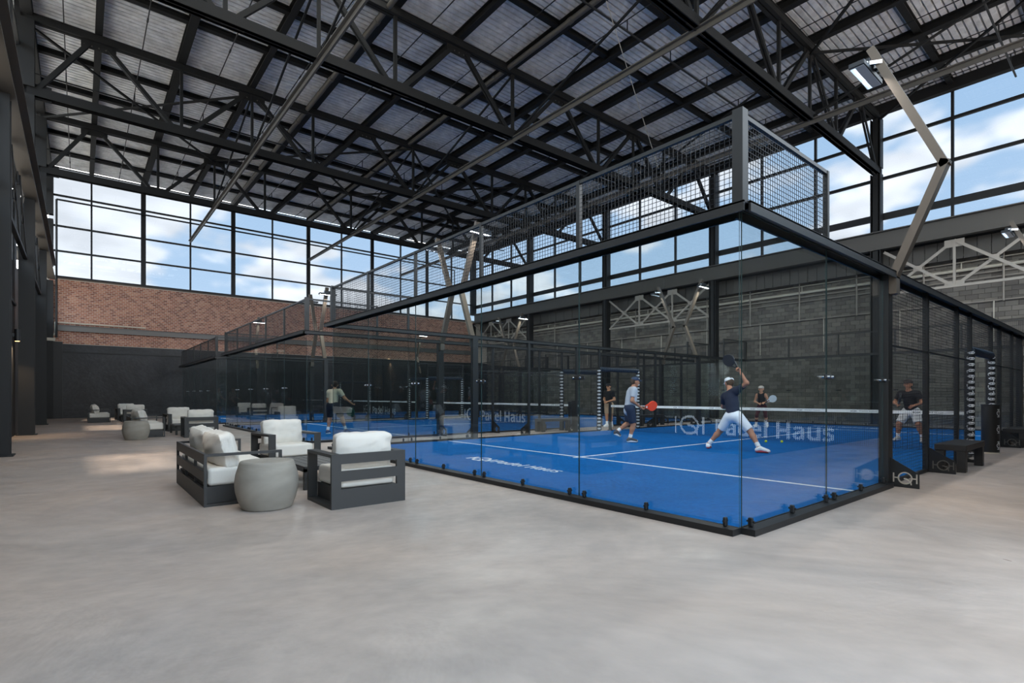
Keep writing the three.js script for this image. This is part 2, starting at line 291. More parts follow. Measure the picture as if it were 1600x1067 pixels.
{ // right wall: painted concrete block, with siding strip and soffit
  const w = struct('wall_right', 'dark grey painted concrete block wall along the right side', 'wall');
  part('joint_bed', span(28.32, 28.7, 0, 7.7, Z0 - 0.4, Z1), std(0x2f2e2c, 0.95), w);
  const cols = [0x716b63, 0x7b756c, 0x69635c, 0x827b71], mats = cols.map((c) => std(c, 0.8)), g0 = new THREE.BoxGeometry(0.06, 0.19, 0.39), rest = cols.map(() => []), list = [];
  for (let r = 0; r < 37; r++) for (let z = -37.9 + (r % 2) * 0.2; z < 2.5; z += 0.4) list.push([0.1 + r * 0.2, z, Math.hypot(28.3, z) + (r * 0.2 < 3 ? 6 : 0), Math.floor(rnd() * 3.99)]);
  list.sort((p, q) => p[2] - q[2] || p[0] - q[0]);
  list.forEach(([y, z, , c], i) => { const x = 28.3 + (c % 3) * 0.004; if (i < 300) { const b = part('block', g0, mats[c], w); b.position.set(x, y, z); } else rest[c].push(box(0.06, 0.19, 0.39, x, y, z)); });
  rest.forEach((l, c) => { part('blockwork', l, mats[c], w).userData.kind = 'stuff'; });
  part('soffit', span(26.9, 28.7, 7.62, 7.75, Z0, Z1), M.steel, w);
  const strips = []; for (let z = Z0; z < Z1; z += 0.42) strips.push(box(0.04, 0.78, 0.4, 27.55 + (strips.length % 2) * 0.02, 7.2, z + 0.2)); part('siding_strip', strips, M.girder, w);
}
{ // conduits and wall frames
  const t = thing('wall_conduits', 'pale horizontal pipes and conduit frames fixed high on the block wall', 'pipes');
  for (const [y, r, m] of [[7.05, 0.03, M.cream], [6.75, 0.03, M.cream], [6.42, 0.07, M.cream], [6.2, 0.03, M.beige], [5.98, 0.025, M.beige], [5.05, 0.03, M.beige], [4.25, 0.022, M.girder]]) part('pipe', rod(V(28.1, y, Z0 + 0.2), V(28.1, y, Z1), r, 8), m, t);
  for (let z = -36.6; z < 3; z += 2.53) part('upright', rod(V(28.05, 5.0, z), V(28.05, 7.4, z), 0.035, 8), M.beige, t);
  for (let z = -36; z < 2; z += 3.1) part('bracket', [rod(V(28.1, 6.42, z), V(28.1, 6.75, z), 0.025, 6), rod(V(28.1, 5.05, z + 1), V(28.1, 3.4, z + 1), 0.02, 6)], M.cream, t);
}
{ // left wall: black painted brick up to the girder, with tall slots of daylight between the columns
  const w = struct('wall_left', 'black painted brick wall behind the left columns', 'wall');
  // openings extended to every bay for added daylight; unseen canopies added to block sun
  const slots = [[-37.4, -36.6, 1], [-36.6, -33.8, 0], [-33.8, -31, 1], [-29.8, -28.6, 1], [-28.6, -24.6, 0], [-24.6, -23.4, 1], [-22.2, -15.8, 1], [-14.4, -11.2, 0], [-11.2, -8.2, 1], [-7.0, -0.6, 1]]; let z = -37.4;
  part('painted_base', uvPlane(span(-1.95, -1.6, 0, 5.4, Z0 - 0.4, Z1), 'zy'), M.blackwall, w); part('painted_base', uvPlane(span(-1.95, -1.6, 5.4, 7.6, Z0 - 0.4, z), 'zy'), M.blackwall, w);
  for (const [a, b, c] of [...slots, [Z1, Z1, 0]]) { if (a > z) part('painted_base', uvPlane(span(-1.95, -1.6, 5.4, 7.6, z, a), 'zy'), M.blackwall, w); z = b; if (c) part('added_sun_shade', span(-2.85, -1.42, 7.62, 7.7, a, b), M.steel, w); if (b > a) part('slot_bar', span(-1.8, -1.7, 6.35, 6.42, a, b), M.black, w); }
  part('added_sun_overhang', span(-3.8, -1.5, DECK + 0.02, DECK + 0.2, Z0 - 0.4, Z1), M.steel, w);  // unseen overhang added to keep sun out of the upper left windows
  part('sill_rail', span(-1.62, -1.54, 4.05, 4.12, -22.5, -15.4), M.black, w);
}
{ // unseen courtyard before the hall, left open to the sky for added daylight
  const w = struct('wall_front', 'dark rendered wall behind the viewer, round an added open forecourt', 'wall');
  part('render', uvPlane(span(6.2, 28.7, 0, 5.4, 0.4, 0.7), 'xy'), M.blackwall, w); part('render', uvPlane(span(-3, 6.2, 0, 5, 14, 14.3), 'xy'), M.blackwall, w);  // far wall added, unseen, to keep bright sky out of the glass reflections
}
{ // services on the back wall
  const t = thing('back_wall_pipes', 'grey cable tray and pale pipes running level across the brick wall', 'pipes');
  part('cable_tray', [span(-1.1, 26.4, 4.84, 5.1, Z0 + 0.02, Z0 + 0.1), span(-1.1, 26.4, 5.1, 5.13, Z0 + 0.02, Z0 + 0.16), span(-1.1, 26.4, 4.8, 4.84, Z0 + 0.02, Z0 + 0.16)], std(0x77726d, 0.6, 0.2), t);
  part('pipe', rod(V(-1.1, 5.24, Z0 + 0.12), V(3, 5.24, Z0 + 0.12), 0.035), M.cream, t);
  part('pipe', [rod(V(-1.05, 5.24, Z0 + 0.14), V(-1.05, 4.6, Z0 + 0.14), 0.05), rod(V(-1.05, 4.62, Z0 + 0.14), V(-1.3, 4.4, Z0 + 0.14), 0.05), box(0.5, 0.16, 0.16, -1.3, 4.3, Z0 + 0.16)], M.cream, t);
  const p = thing('gas_pipe', 'thin dark pipe crossing in front of the back windows with a bend down', 'pipe');
  part('run', [rod(V(-1.0, 11.9, Z0 + 0.3), V(24.6, 11.9, Z0 + 0.3), 0.05, 8)], M.black, p); part('drop', rod(V(-1.0, 11.9, Z0 + 0.3), V(-1.0, 4.4, Z0 + 0.3), 0.05, 8), M.black, p); part('drop', rod(V(24.6, 11.9, Z0 + 0.3), V(24.6, 10.4, Z0 + 0.3), 0.05, 8), M.black, p);
}
{ // wall lamp between the left columns
  const s = thing('wall_lamp', 'small black wall lamp glowing warm on the left wall', 'wall lamp', [-1.58, 3.0, -21.9]);
  part('housing', [new THREE.CylinderGeometry(0.07, 0.07, 0.36, 14).translate(0.1, 0.1, 0), box(0.08, 0.1, 0.06, 0.02, 0.1, 0)], M.black, s);
  part('lamp_glow', new THREE.CylinderGeometry(0.055, 0.055, 0.02, 14).translate(0.1, -0.085, 0), std(0xffc070, 0.5, 0, { emissive: new THREE.Color().setRGB(1, 0.6, 0.25), emissiveIntensity: 2 }), s);
  const L = new THREE.SpotLight(new THREE.Color().setRGB(1, 0.7, 0.4), 6, 6, 0.8, 0.6); L.position.set(-1.48, 2.89, -22.0); L.target.position.set(-1.45, 0, -22.0); L.castShadow = true; scene.add(L, L.target);
}

// ------------------------------------------------------------------ lettering
const font = await new FontLoader().loadAsync('fonts/droid/droid_sans_regular.typeface.json');
const fontB = await new FontLoader().loadAsync('fonts/droid/droid_sans_bold.typeface.json');
function flatText(s, size, depth, f = font) { const g = new THREE.ExtrudeGeometry(f.generateShapes(s, size), { depth, bevelEnabled: false, curveSegments: 4 }); g.computeBoundingBox(); return g; }
function ringShape(r, w, a0 = 0, a1 = Math.PI * 2, sx = 1) {
  const s = new THREE.Shape(), n = 36;
  for (let i = 0; i <= n; i++) { const a = a0 + (a1 - a0) * i / n, x = Math.cos(a) * r * sx, y = Math.sin(a) * r; i ? s.lineTo(x, y) : s.moveTo(x, y); }
  for (let i = n; i >= 0; i--) { const a = a0 + (a1 - a0) * i / n; s.lineTo(Math.cos(a) * (r - w) * sx, Math.sin(a) * (r - w)); }
  return s;
}
function emblem(r, w, depth) {                               // ring with an inner loop between two end bars
  const ex = (s) => new THREE.ExtrudeGeometry(s, { depth, bevelEnabled: false });
  return [ex(ringShape(r, w)), ex(ringShape(r * 0.95, w, -0.1, Math.PI * 0.55)).translate(-r * 0.05, -r * 0.95, 0), box(w, r * 1.5, depth, r * 1.55, 0, depth / 2), box(r * 0.5, w, depth, r * 1.25, 0, depth / 2), box(w, r * 1.5, depth, -r * 1.55, 0, depth / 2), box(r * 0.5, w, depth, -r * 1.25, 0, depth / 2)];
}
function canvasTex(W, H, draw, rep) {
  const c = document.createElement('canvas'); c.width = W; c.height = H; const x = c.getContext('2d'); draw(x);
  const t = new THREE.CanvasTexture(c); t.colorSpace = THREE.SRGBColorSpace; t.wrapS = t.wrapT = THREE.RepeatWrapping; if (rep) t.repeat.set(...rep); t.magFilter = THREE.LinearFilter; return t;
}
const drawEmblem = (x, cx, cy, r, lw) => { x.lineWidth = lw; x.beginPath(); x.arc(cx, cy, r, 0, 7); x.stroke(); x.beginPath(); x.arc(cx, cy + r * 0.9, r * 0.9, -1.7, 0.1); x.stroke(); for (const s of [-1, 1]) { x.beginPath(); x.moveTo(cx + s * r * 1.6, cy - r * 0.85); x.lineTo(cx + s * r * 1.6, cy + r * 0.85); x.moveTo(cx + s * r, cy); x.lineTo(cx + s * r * 1.6, cy); x.stroke(); } };
const bandTex = canvasTex(1024, 64, (x) => {
  x.fillStyle = '#f1f0ec'; x.fillRect(0, 0, 1024, 64); x.fillStyle = '#333'; x.strokeStyle = '#333'; x.font = '30px sans-serif';
  for (let i = 0; i < 2; i++) { drawEmblem(x, 100 + i * 512, 32, 15, 4); x.fillText('Padel Haus', 150 + i * 512, 42); }
}, [1 / 2.5, 1]);
const padTex = canvasTex(128, 128, (x) => {
  x.fillStyle = '#17181a'; x.fillRect(0, 0, 128, 128); x.strokeStyle = '#f0f0f0';
  for (const cx of [32, 96]) { x.save(); x.translate(cx, 64); x.rotate(-Math.PI / 2); drawEmblem(x, 0, 0, 15, 7); x.restore(); }
}, [1, 1 / 0.12]);
const binTex = canvasTex(256, 256, (x) => {
  x.fillStyle = '#2b2a29'; x.fillRect(0, 0, 256, 256); x.strokeStyle = '#f0f0f0'; x.fillStyle = '#f0f0f0';
  for (const cx of [158]) for (const cy of [42, 128, 214]) { x.save(); x.translate(cx, cy); x.rotate(-Math.PI / 2); drawEmblem(x, -2, 0, 12, 4); x.font = '12px sans-serif'; x.fillText('Padel Haus', -30, 30); x.restore(); }
});
const Mband = new THREE.MeshStandardMaterial({ map: bandTex, roughness: 0.85 }), Mpad = new THREE.MeshStandardMaterial({ map: padTex, roughness: 0.45 }), Mbin = new THREE.MeshStandardMaterial({ map: binTex, roughness: 0.4, metalness: 0.2 });

// ------------------------------------------------------------------ padel courts
const LAMP_FILL = 280, X0 = 4.65, CZ = [-2.386, -14.25, -26.19], RH = 2.98, MH = 3.85;
const meshGrid = (a0, a1, y0, y1, fixed, axis, p = 0.05) => {
  const L = []; const n = Math.round((a1 - a0) / p), m = Math.round((y1 - y0) / p);
  for (let i = 1; i < n; i++) { const a = a0 + (a1 - a0) * i / n; L.push(axis === 'z' ? [fixed, y0, a, fixed, y1, a] : [a, y0, fixed, a, y1, fixed]); }
  for (let j = 1; j < m; j++) { const y = y0 + (y1 - y0) * j / m; L.push(axis === 'z' ? [fixed + 0.004, y, a0, fixed + 0.004, y, a1] : [a0, y, fixed + 0.004, a1, y, fixed + 0.004]); }
  return L;
};
const paneGeo = {};
function pane(parent, axis, a0, a1, y0, y1, fixed) {
  const w = a1 - a0 - 0.012, h = y1 - y0, key = axis + w.toFixed(3) + h.toFixed(3);
  const g = paneGeo[key] ??= axis === 'z' ? new THREE.BoxGeometry(0.012, h, w) : new THREE.BoxGeometry(w, h, 0.012);
  const E = M.edge, G = M.glass, mats = axis === 'z' ? [G, G, E, E, E, E] : [E, E, E, E, G, G];
  const o = lit(new THREE.Mesh(g, mats)); o.name = 'glass_pane'; parent.add(o);
  o.position.set(axis === 'z' ? fixed : (a0 + a1) / 2, (y0 + y1) / 2, axis === 'z' ? (a0 + a1) / 2 : fixed);
}
const clampPlate = rbox(0.02, 0.055, 0.2, 0, 0, 0, 0.01), clampBolts = [-0.055, 0.055].map((z) => rod(V(-0.045, 0, z), V(0.045, 0, z), 0.013, 8));
const footGeo = mergeGeometries([rbox(0.045, 0.085, 0.034, 0, 0.042, 0, 0.012), rod(V(-0.036, 0.05, 0), V(0.036, 0.05, 0), 0.01, 8)].map((g) => g.index ? g.toNonIndexed() : g));
function bracketGeo() {
  const s = new THREE.Shape(); s.moveTo(0, 0); s.lineTo(0.36, 0); s.lineTo(0.36, 0.2); s.lineTo(0, 0.42); s.closePath();
  const h = new THREE.Path(); h.absarc(0.2, 0.13, 0.085, 0, Math.PI * 2, true); s.holes.push(h);
  return new THREE.ExtrudeGeometry(s, { depth: 0.008, bevelEnabled: false, curveSegments: 10 });
}
const BR = bracketGeo(), BRING = mergeGeometries(emblem(0.085, 0.016, 0.012).map((g) => { const r = g.index ? g.toNonIndexed() : g; return r.translate(0.2, 0.13, -0.002); }));
function lampPole(parent, lx, lz, s) {                       // s: the way out of the court along z
  const p = part('lamp_pole', [bar(V(lx, RH - 0.3, lz + s * 0.1), V(lx, RH - 0.02, lz + s * 0.1), 0.15, 0.1, V(0, 0, 1)), bar(V(lx, RH - 0.06, lz + s * 0.1), V(lx, 4.355, lz + s * 0.672), 0.15, 0.1, V(0, 0, 1)), bar(V(lx, 4.275, lz + s * 0.672), V(lx, 6.22, lz - s * 0.17), 0.15, 0.1, V(0, 0, 1))], M.bronze, parent);
  const lamp = part('floodlight', [rbox(0.78, 0.07, 0.2, lx, 5.9, lz - s * 0.24, 0.012), rbox(0.3, 0.12, 0.14, lx, 5.99, lz - s * 0.22, 0.01)], M.lampgrey, parent);
  part('lens', box(0.74, 0.008, 0.17, lx, 5.861, lz - s * 0.24), M.led, lamp);
  part('mounting_arm', [bar(V(lx - 0.16, 5.98, lz - s * 0.22), V(lx - 0.06, 5.96, lz - s * 0.02), 0.03, 0.05), bar(V(lx + 0.16, 5.98, lz - s * 0.22), V(lx + 0.06, 5.96, lz - s * 0.02), 0.03, 0.05)], M.chrome, lamp);
  const L = new THREE.RectAreaLight(new THREE.Color().setRGB(1, 0.97, 0.93), LAMP_FILL, 0.72, 0.16); L.position.set(parent.position.x + lx, 5.845, parent.position.z + lz - s * 0.24); L.lookAt(L.position.x, 0, L.position.z - s * 3); scene.add(L);  // fill light added at a fitting that itself looks switched off
  return p;
}
function enclosure(ci, label) {
  const zs = CZ[ci], t = thing('court_enclosure', label, 'court enclosure', [X0, 0, zs], 0, 'padel court enclosures');
  const out = (lx) => lx < 10 ? -1 : 1;
  for (const lx of [0, 20]) {
    const o = out(lx);
    part('base_rail', span(lx - 0.02 * o, lx + 0.13 * o, 0, 0.06, -10, 0), M.black, t);
    part('top_rail', [span(lx - 0.05 * o, lx + 0.17 * o, RH - 0.015, RH + 0.005, -10.12, 0.12), span(lx + 0.15 * o, lx + 0.17 * o, RH - 0.09, RH, -10.12, 0.12), span(lx - 0.05 * o, lx - 0.03 * o, RH - 0.09, RH, -10, 0)], M.post, t);
    for (let k = 0; k < 5; k++) {
      pane(t, 'z', -2 * k - 2, -2 * k, 0.06, RH - 0.02, lx);
      part('wire_mesh', wires(meshGrid(-2 * k - 2, -2 * k, RH + 0.01, MH - 0.02, lx, 'z'), 0.0022), M.mesh, t);
      for (const d of [0.12, 1, 1.88]) { const f = part('glass_foot', footGeo, M.black, t); f.position.set(lx + 0.04 * o, 0.06, -2 * k - d); }
      if (k) { const c = part('glass_clamp', clampPlate, M.black, t); c.position.set(lx + 0.018 * o, 1.48, -2 * k); for (const q of clampBolts) part('bolt', q, M.chrome, c); }
    }
    part('mesh_rail', [span(lx - 0.02, lx + 0.02, MH - 0.04, MH, -10, 0)], M.post, t);
    for (let k = 0; k <= 5; k++) part('mesh_post', k === 0 || k === 5 ? span(lx - 0.05, lx + 0.05, RH, MH + 0.02, -2 * k - 0.05, -2 * k + 0.05) : span(lx - 0.025, lx + 0.025, RH, MH, -2 * k - 0.025, -2 * k + 0.025), M.post, t);
  }
  for (const lz of [0, -10]) {
    const s = lz ? -1 : 1;
    part('base_rail', [span(0.02, 4, 0, 0.06, lz - 0.02 * s, lz + 0.13 * s), span(4, 9.5, 0, 0.05, lz - 0.02, lz + 0.03), span(11.7, 16, 0, 0.05, lz - 0.02, lz + 0.03), span(16, 20, 0, 0.06, lz - 0.02 * s, lz + 0.13 * s)], M.black, t);
    part('top_rail', [span(-0.1, 20.1, RH - 0.015, RH + 0.005, lz - 0.05 * s, lz + 0.15 * s), span(-0.1, 20.1, RH - 0.09, RH, lz + 0.13 * s, lz + 0.15 * s), span(0, 20, RH - 0.09, RH, lz - 0.05 * s, lz - 0.03 * s)], M.post, t);
    for (const [a, b] of [[0, 2], [2, 4], [16, 18], [18, 20]]) {
      pane(t, 'x', a + (a === 0 ? 0.02 : 0), b, 0.06, RH - 0.02, lz);
      for (const d of [0.12, 1, 1.88]) { const f = part('glass_foot', footGeo, M.black, t); f.position.set(a + d, 0.06, lz + 0.04 * s); f.rotation.y = Math.PI / 2; }
      const c = part('glass_clamp', clampPlate, M.black, t); c.position.set(a === 0 || a === 2 ? b : a, 1.48, lz + 0.018 * s); c.rotation.y = Math.PI / 2; for (const q of clampBolts) part('bolt', q, M.chrome, c);
    }
    for (const [a, b] of [[0, 2], [18, 20]]) {
      part('wire_mesh', wires(meshGrid(a, b, RH + 0.01, MH - 0.02, lz, 'x'), 0.0022), M.mesh, t); part('mesh_rail', span(a, b, MH - 0.04, MH, lz - 0.02, lz + 0.02), M.post, t);
      const e = a ? a : b; part('mesh_post', span(e - 0.025, e + 0.025, RH, MH, lz - 0.025, lz + 0.025), M.post, t);
    }
    const posts = [4.12, 6.2, 8.35, 9.5, 11.7, 12.8, 14.6, 15.9];
    for (const p of posts) {
      const big = p === 4.12 || p === 15.9;
      part('post', span(p - (big ? 0.09 : 0.035), p + (big ? 0.09 : 0.035), 0, RH - 0.01, lz - (big ? 0.06 : 0.035), lz + (big ? 0.06 : 0.035)), M.post, t);
      if (p !== 9.5 && p !== 11.7 && p !== 14.6) { const b = part('foot_bracket', BR, M.black, t); b.position.set(p, 0, lz + s * 0.03); b.rotation.y = s > 0 ? -Math.PI / 2 : Math.PI / 2; part('emblem', BRING, p === 4.12 ? M.beige : M.girder, b); }
    }
    for (const [a, b] of [[4.2, 6.2], [6.2, 8.35], [8.35, 9.5], [11.7, 12.8], [12.8, 14.6], [14.6, 15.8]]) { part('wire_mesh', wires(meshGrid(a, b, 0.05, RH - 0.05, lz, 'x'), 0.0018), M.mesh, t); for (const y of [1.98]) part('mid_rail', span(a, b, y - 0.012, y + 0.012, lz + 0.01, lz + 0.034), M.post, t); }
    part('wire_mesh', wires(meshGrid(9.5, 11.7, 2.2, RH - 0.05, lz, 'x'), 0.0018), M.mesh, t);
    for (const p of [9.5, 11.7]) {
      const j = part('jamb_padding', new THREE.CylinderGeometry(0.085, 0.085, 2.12, 16, 1), Mpad, t); j.position.set(p, 1.1, lz);
      const uv = j.geometry.attributes.uv; for (let i = 0; i < uv.count; i++) uv.setY(i, uv.getY(i) * 2.12); j.rotation.y = 0.6;
      const lace = []; for (let i = 0; i < 15; i++) lace.push(rod(V(0.085 * (i % 2 ? 1 : -1) * 0.6, -1.02 + i * 0.14, 0.07), V(-0.085 * (i % 2 ? 1 : -1) * 0.6, -1.02 + i * 0.14 + 0.13, 0.07), 0.008, 5)); const lc = part('lacing', lace, M.white, j); lc.rotation.y = s > 0 ? -1.9 : 1.2;
    }
    const hd = []; for (let i = 0; i < 20; i++) hd.push(new THREE.TorusGeometry(0.078, 0.016, 5, 12).rotateY(Math.PI / 2).rotateZ(0.35).translate(9.62 + i * 0.104, 2.19, lz)); part('header_padding', [rod(V(9.5, 2.19, lz), V(11.7, 2.19, lz), 0.075, 14), ...hd], std(0x27313d, 0.5), t);
    lampPole(t, 4.12, lz, s); lampPole(t, 15.9, lz, s);
  }
}
enclosure(0, 'nearest glass and wire mesh court enclosure with tall lamp poles');
enclosure(1, 'middle glass and wire mesh court enclosure, with the player in a beige shirt');
enclosure(2, 'farthest glass and wire mesh court enclosure, next to the brick wall');
// turf, lines and lettering
function turf(ci, label) {
  const zs = CZ[ci], t = thing('court_turf', label, 'turf', [X0, 0, zs], 0, 'court surfaces');
  part('turf_surface', uvPlane(span(0.03, 19.97, 0, 0.014, -9.97, -0.03), 'xz'), M.turf, t);
  const ln = (a, b, c, d) => part('white_line', span(a, b, 0.014, 0.018, c, d), M.line, t);
  ln(3.17, 3.23, -9.9, -0.1); ln(16.77, 16.83, -9.9, -0.1); ln(3.02, 9.95, -5.03, -4.97); ln(10.05, 16.98, -5.03, -4.97);
  for (const far of [0, 1]) {
    const g = flatText('Padel Haus', 0.26, 0.004), w = g.boundingBox.max.x, L = [g.translate(-w / 2 + 0.42, -0.13, 0), ...emblem(0.2, 0.05, 0.004).map((q) => q.translate(-w / 2 + 0.02, 0, 0))].map((q) => q.index ? q.toNonIndexed() : q);
    const m = mergeGeometries(L.map((q) => { q.deleteAttribute('uv'); return q; })); m.applyMatrix4(new THREE.Matrix4().makeBasis(V(0, 0, 1), V(1, 0, 0), V(0, 1, 0)));
    const o = part('lettering', m, M.line, t); o.position.set(1.45, 0.0145, -5.1); if (far) { o.rotation.y = Math.PI; o.position.x = 18.55; }
  }
}
turf(0, 'bright blue turf of the nearest court with white lines'); turf(1, 'blue turf of the middle court'); turf(2, 'blue turf strip of the farthest court');
// nets: wires inside the letters are white
const netMask = (() => {
  const W = 1000, H = 92, c = document.createElement('canvas'); c.width = W; c.height = H; const x = c.getContext('2d'); x.fillStyle = '#000'; x.fillRect(0, 0, W, H); x.fillStyle = '#fff'; x.strokeStyle = '#fff'; x.lineCap = 'round'; x.lineJoin = 'round';
  x.setTransform(1, 0, 0, 1, 0, 0); x.font = '78px sans-serif'; x.lineWidth = 3; x.font = '66px sans-serif'; x.fillText('Padel Haus', 405, 84, 330); x.strokeText('Padel Haus', 405, 84, 330);
  drawEmblem(x, 322, 58, 30, 7);
  const d = x.getImageData(0, 0, W, H).data; return (u, v) => { const i = Math.floor(u * W), j = Math.floor((1 - v) * H); return i >= 0 && j >= 0 && i < W && j < H && d[(j * W + i) * 4] > 128; };
})();
function net(ci, label) {
  const zs = CZ[ci], t = thing('padel_net', label, 'net', [X0 + 10, 0.015, zs], 0, 'padel nets');
  const dark = [], light = [], p = 0.045, n = Math.round(9.9 / p), h = Math.round(0.82 / p);
  for (let i = 0; i <= n; i++) for (let j = 0; j < h; j++) { const z = -9.95 + 9.9 * i / n, y = 0.03 + 0.82 * j / h, y1 = y + 0.82 / h; (netMask(i / n, (j + 0.5) / h) ? light : dark).push([0, y, z, 0, y1, z]); }
  for (let j = 0; j <= h; j++) for (let i = 0; i < n; i++) { const z = -9.95 + 9.9 * i / n, z1 = z + 9.9 / n, y = 0.03 + 0.82 * j / h; (netMask((i + 0.5) / n, j / h) ? light : dark).push([0.002, y, z, 0.002, y, z1]); }
  part('netting', wires(dark, 0.0022), M.netblack, t); part('netting_lettering', wires(light, 0.0036), M.white, t);
  const b = box(0.03, 0.075, 9.94, 0, 0.87, -5); const uv = b.attributes.uv, pos = b.attributes.position;
  for (let i = 0; i < uv.count; i++) uv.setXY(i, pos.getZ(i), (pos.getY(i) - 0.8325) / 0.075); part('white_band', b, Mband, t);
  for (const z of [-0.08, -9.92]) { part('net_post', [rod(V(0, 0, z), V(0, 0.98, z), 0.055, 14), new THREE.CylinderGeometry(0.1, 0.1, 0.02, 16).translate(0, 0.01, z)], M.black, t); part('post_cap', new THREE.SphereGeometry(0.056, 12, 6).scale(1, 0.5, 1).translate(0, 0.98, z), M.black, t); }
}
net(0, 'black net of the nearest court with large white letters and white band'); net(1, 'white-topped net of the middle court'); net(2, 'white-topped net of the farthest court');

// ------------------------------------------------------------------ benches, bins, balls
function bench(x, z, L, label) {
  const t = thing('bench', label, 'bench', [x, 0, z], 0, 'black benches'), m = std(0x2b2826, 0.5);
  part('seat', rbox(L, 0.1, 0.42, 0, 0.4, 0, 0.01), m, t); for (const sx of [-1, 1]) for (const sz of [-1, 1]) part('leg', rbox(0.14, 0.35, 0.12, sx * (L / 2 - 0.08), 0.175, sz * 0.14, 0.008), m, t);
}
bench(11.9, -2.13, 1.5, 'black bench beside the mesh fence, next to the round bin'); bench(18.3, -2.13, 1.5, 'black bench at the right edge of the picture beyond the round bin');
bench(12.95, -13.5, 1.35, 'black bench between the courts, left of the player in the grey shirt'); bench(18.6, -13.5, 1.6, 'black bench between the courts behind the orange racket');
function bin(x, z, label) {
  const t = thing('round_bin', label, 'bin', [x, 0, z], 2.05, 'round bins'); part('body', new THREE.CylinderGeometry(0.155, 0.155, 1.04, 28, 1, true).translate(0, 0.54, 0), Mbin, t); part('rim', new THREE.TorusGeometry(0.15, 0.012, 8, 28).rotateX(Math.PI / 2).translate(0, 1.06, 0), M.black, t); part('base', new THREE.CylinderGeometry(0.16, 0.16, 0.03, 28).translate(0, 0.015, 0), M.cream, t); part('liner', new THREE.CylinderGeometry(0.145, 0.145, 0.9, 20, 1).translate(0, 0.48, 0), M.black, t);
}
bin(15.4, -2.25, 'tall dark round bin with white marks by the padded court doorway'); bin(14.0, -13.4, 'slim round bin between the courts beside the bench');
[[13.9, -6.75], [14.05, -6.5], [14.3, -6.2]].forEach(([x, z], i) => { top('tennis_ball', new THREE.SphereGeometry(0.034, 14, 10).translate(x, 0.05, z), std(0xd6de3a, 0.9), ['yellow ball lying before the net, leftmost of three', 'yellow ball lying before the net, middle of three', 'yellow ball lying before the net, rightmost of three'][i], 'ball', 'yellow balls by the net'); });

// ------------------------------------------------------------------ lounge furniture
function cushionGeo(w, h, d, puff, seedv) {                  // puffed pillow: a rounded box whose corners are drawn in
  const g = new THREE.BoxGeometry(2, 2, 2, 18, 14, 8); g.deleteAttribute('uv'); g.deleteAttribute('normal'); const q = mergeVertices(g), p = q.attributes.position;
  for (let i = 0; i < p.count; i++) {
    const x = p.getX(i), y = p.getY(i), z = p.getZ(i), fx = 1 - Math.pow(Math.abs(x), 4), fy = 1 - Math.pow(Math.abs(y), 4), bulge = 0.55 + 0.45 * Math.max(0, fx) * Math.max(0, fy) + puff * Math.max(0, (1 - x * x) * (1 - y * y));
    const ix = 1 - 0.05 * (1 - y * y) * 0.6, iy = 1 - 0.07 * (1 - x * x) * 0.4, wr = 0.012 * noise3(x * 2.2 + seedv, y * 2.2, z * 1.5 + seedv);
    let nx = x * ix, ny = y * iy, nz = z * bulge; const r = Math.pow(Math.pow(Math.abs(nx), 8) + Math.pow(Math.abs(ny), 8), 1 / 8); if (r > 1) { nx /= r; ny /= r; }
    p.setXYZ(i, nx * w / 2 + wr * 0.4, ny * h / 2 + wr * 0.5, nz * d / 2 + wr);
  }
  q.computeVertexNormals(); const uv = new Float32Array(p.count * 2); for (let i = 0; i < p.count; i++) { uv[2 * i] = p.getX(i) * 3; uv[2 * i + 1] = p.getY(i) * 3; } q.setAttribute('uv', new THREE.BufferAttribute(uv, 2)); return q;
}
const seatG = (w, h, d) => { const g = new RoundedBoxGeometry(w, h, d, 5, 0.045); return g; };
const loop = (x, w, t, y0, y1, z0, z1) => [span(x - w / 2, x + w / 2, y1 - t, y1, z0, z1), span(x - w / 2, x + w / 2, y0, y0 + t, z0, z1), span(x - w / 2, x + w / 2, y0 + t, y1 - t, z1 - t, z1), span(x - w / 2, x + w / 2, y0 + t, y1 - t, z0, z0 + t)];
function armchair(x, z, turn, label) {                       // front towards +z
  const t = thing('lounge_armchair', label, 'armchair', [x, 0, z], turn, 'outdoor armchairs');
  for (const s of [-1, 1]) part('arm_frame', loop(s * 0.395, 0.11, 0.035, 0, 0.61, -0.4, 0.4), M.frame, t);
  part('seat_base', [span(-0.34, 0.34, 0.02, 0.215, -0.36, 0.36)], M.frame, t);
  part('back_slat', span(-0.34, 0.34, 0.5, 0.61, -0.4, -0.365), M.frame, t); part('back_slat', span(-0.34, 0.34, 0.305, 0.42, -0.4, -0.365), M.frame, t); part('back_panel', span(-0.34, 0.34, 0, 0.215, -0.4, -0.365), M.frame, t);
  const s = part('seat_cushion', seatG(0.67, 0.21, 0.72), M.cushion, t); s.position.set(0, 0.322, 0.005);
  const b = part('back_cushion', cushionGeo(0.7, 0.45, 0.2, 0.25, x), M.cushion, t); b.position.set(0, 0.61, -0.18); b.rotation.x = -0.12;
}
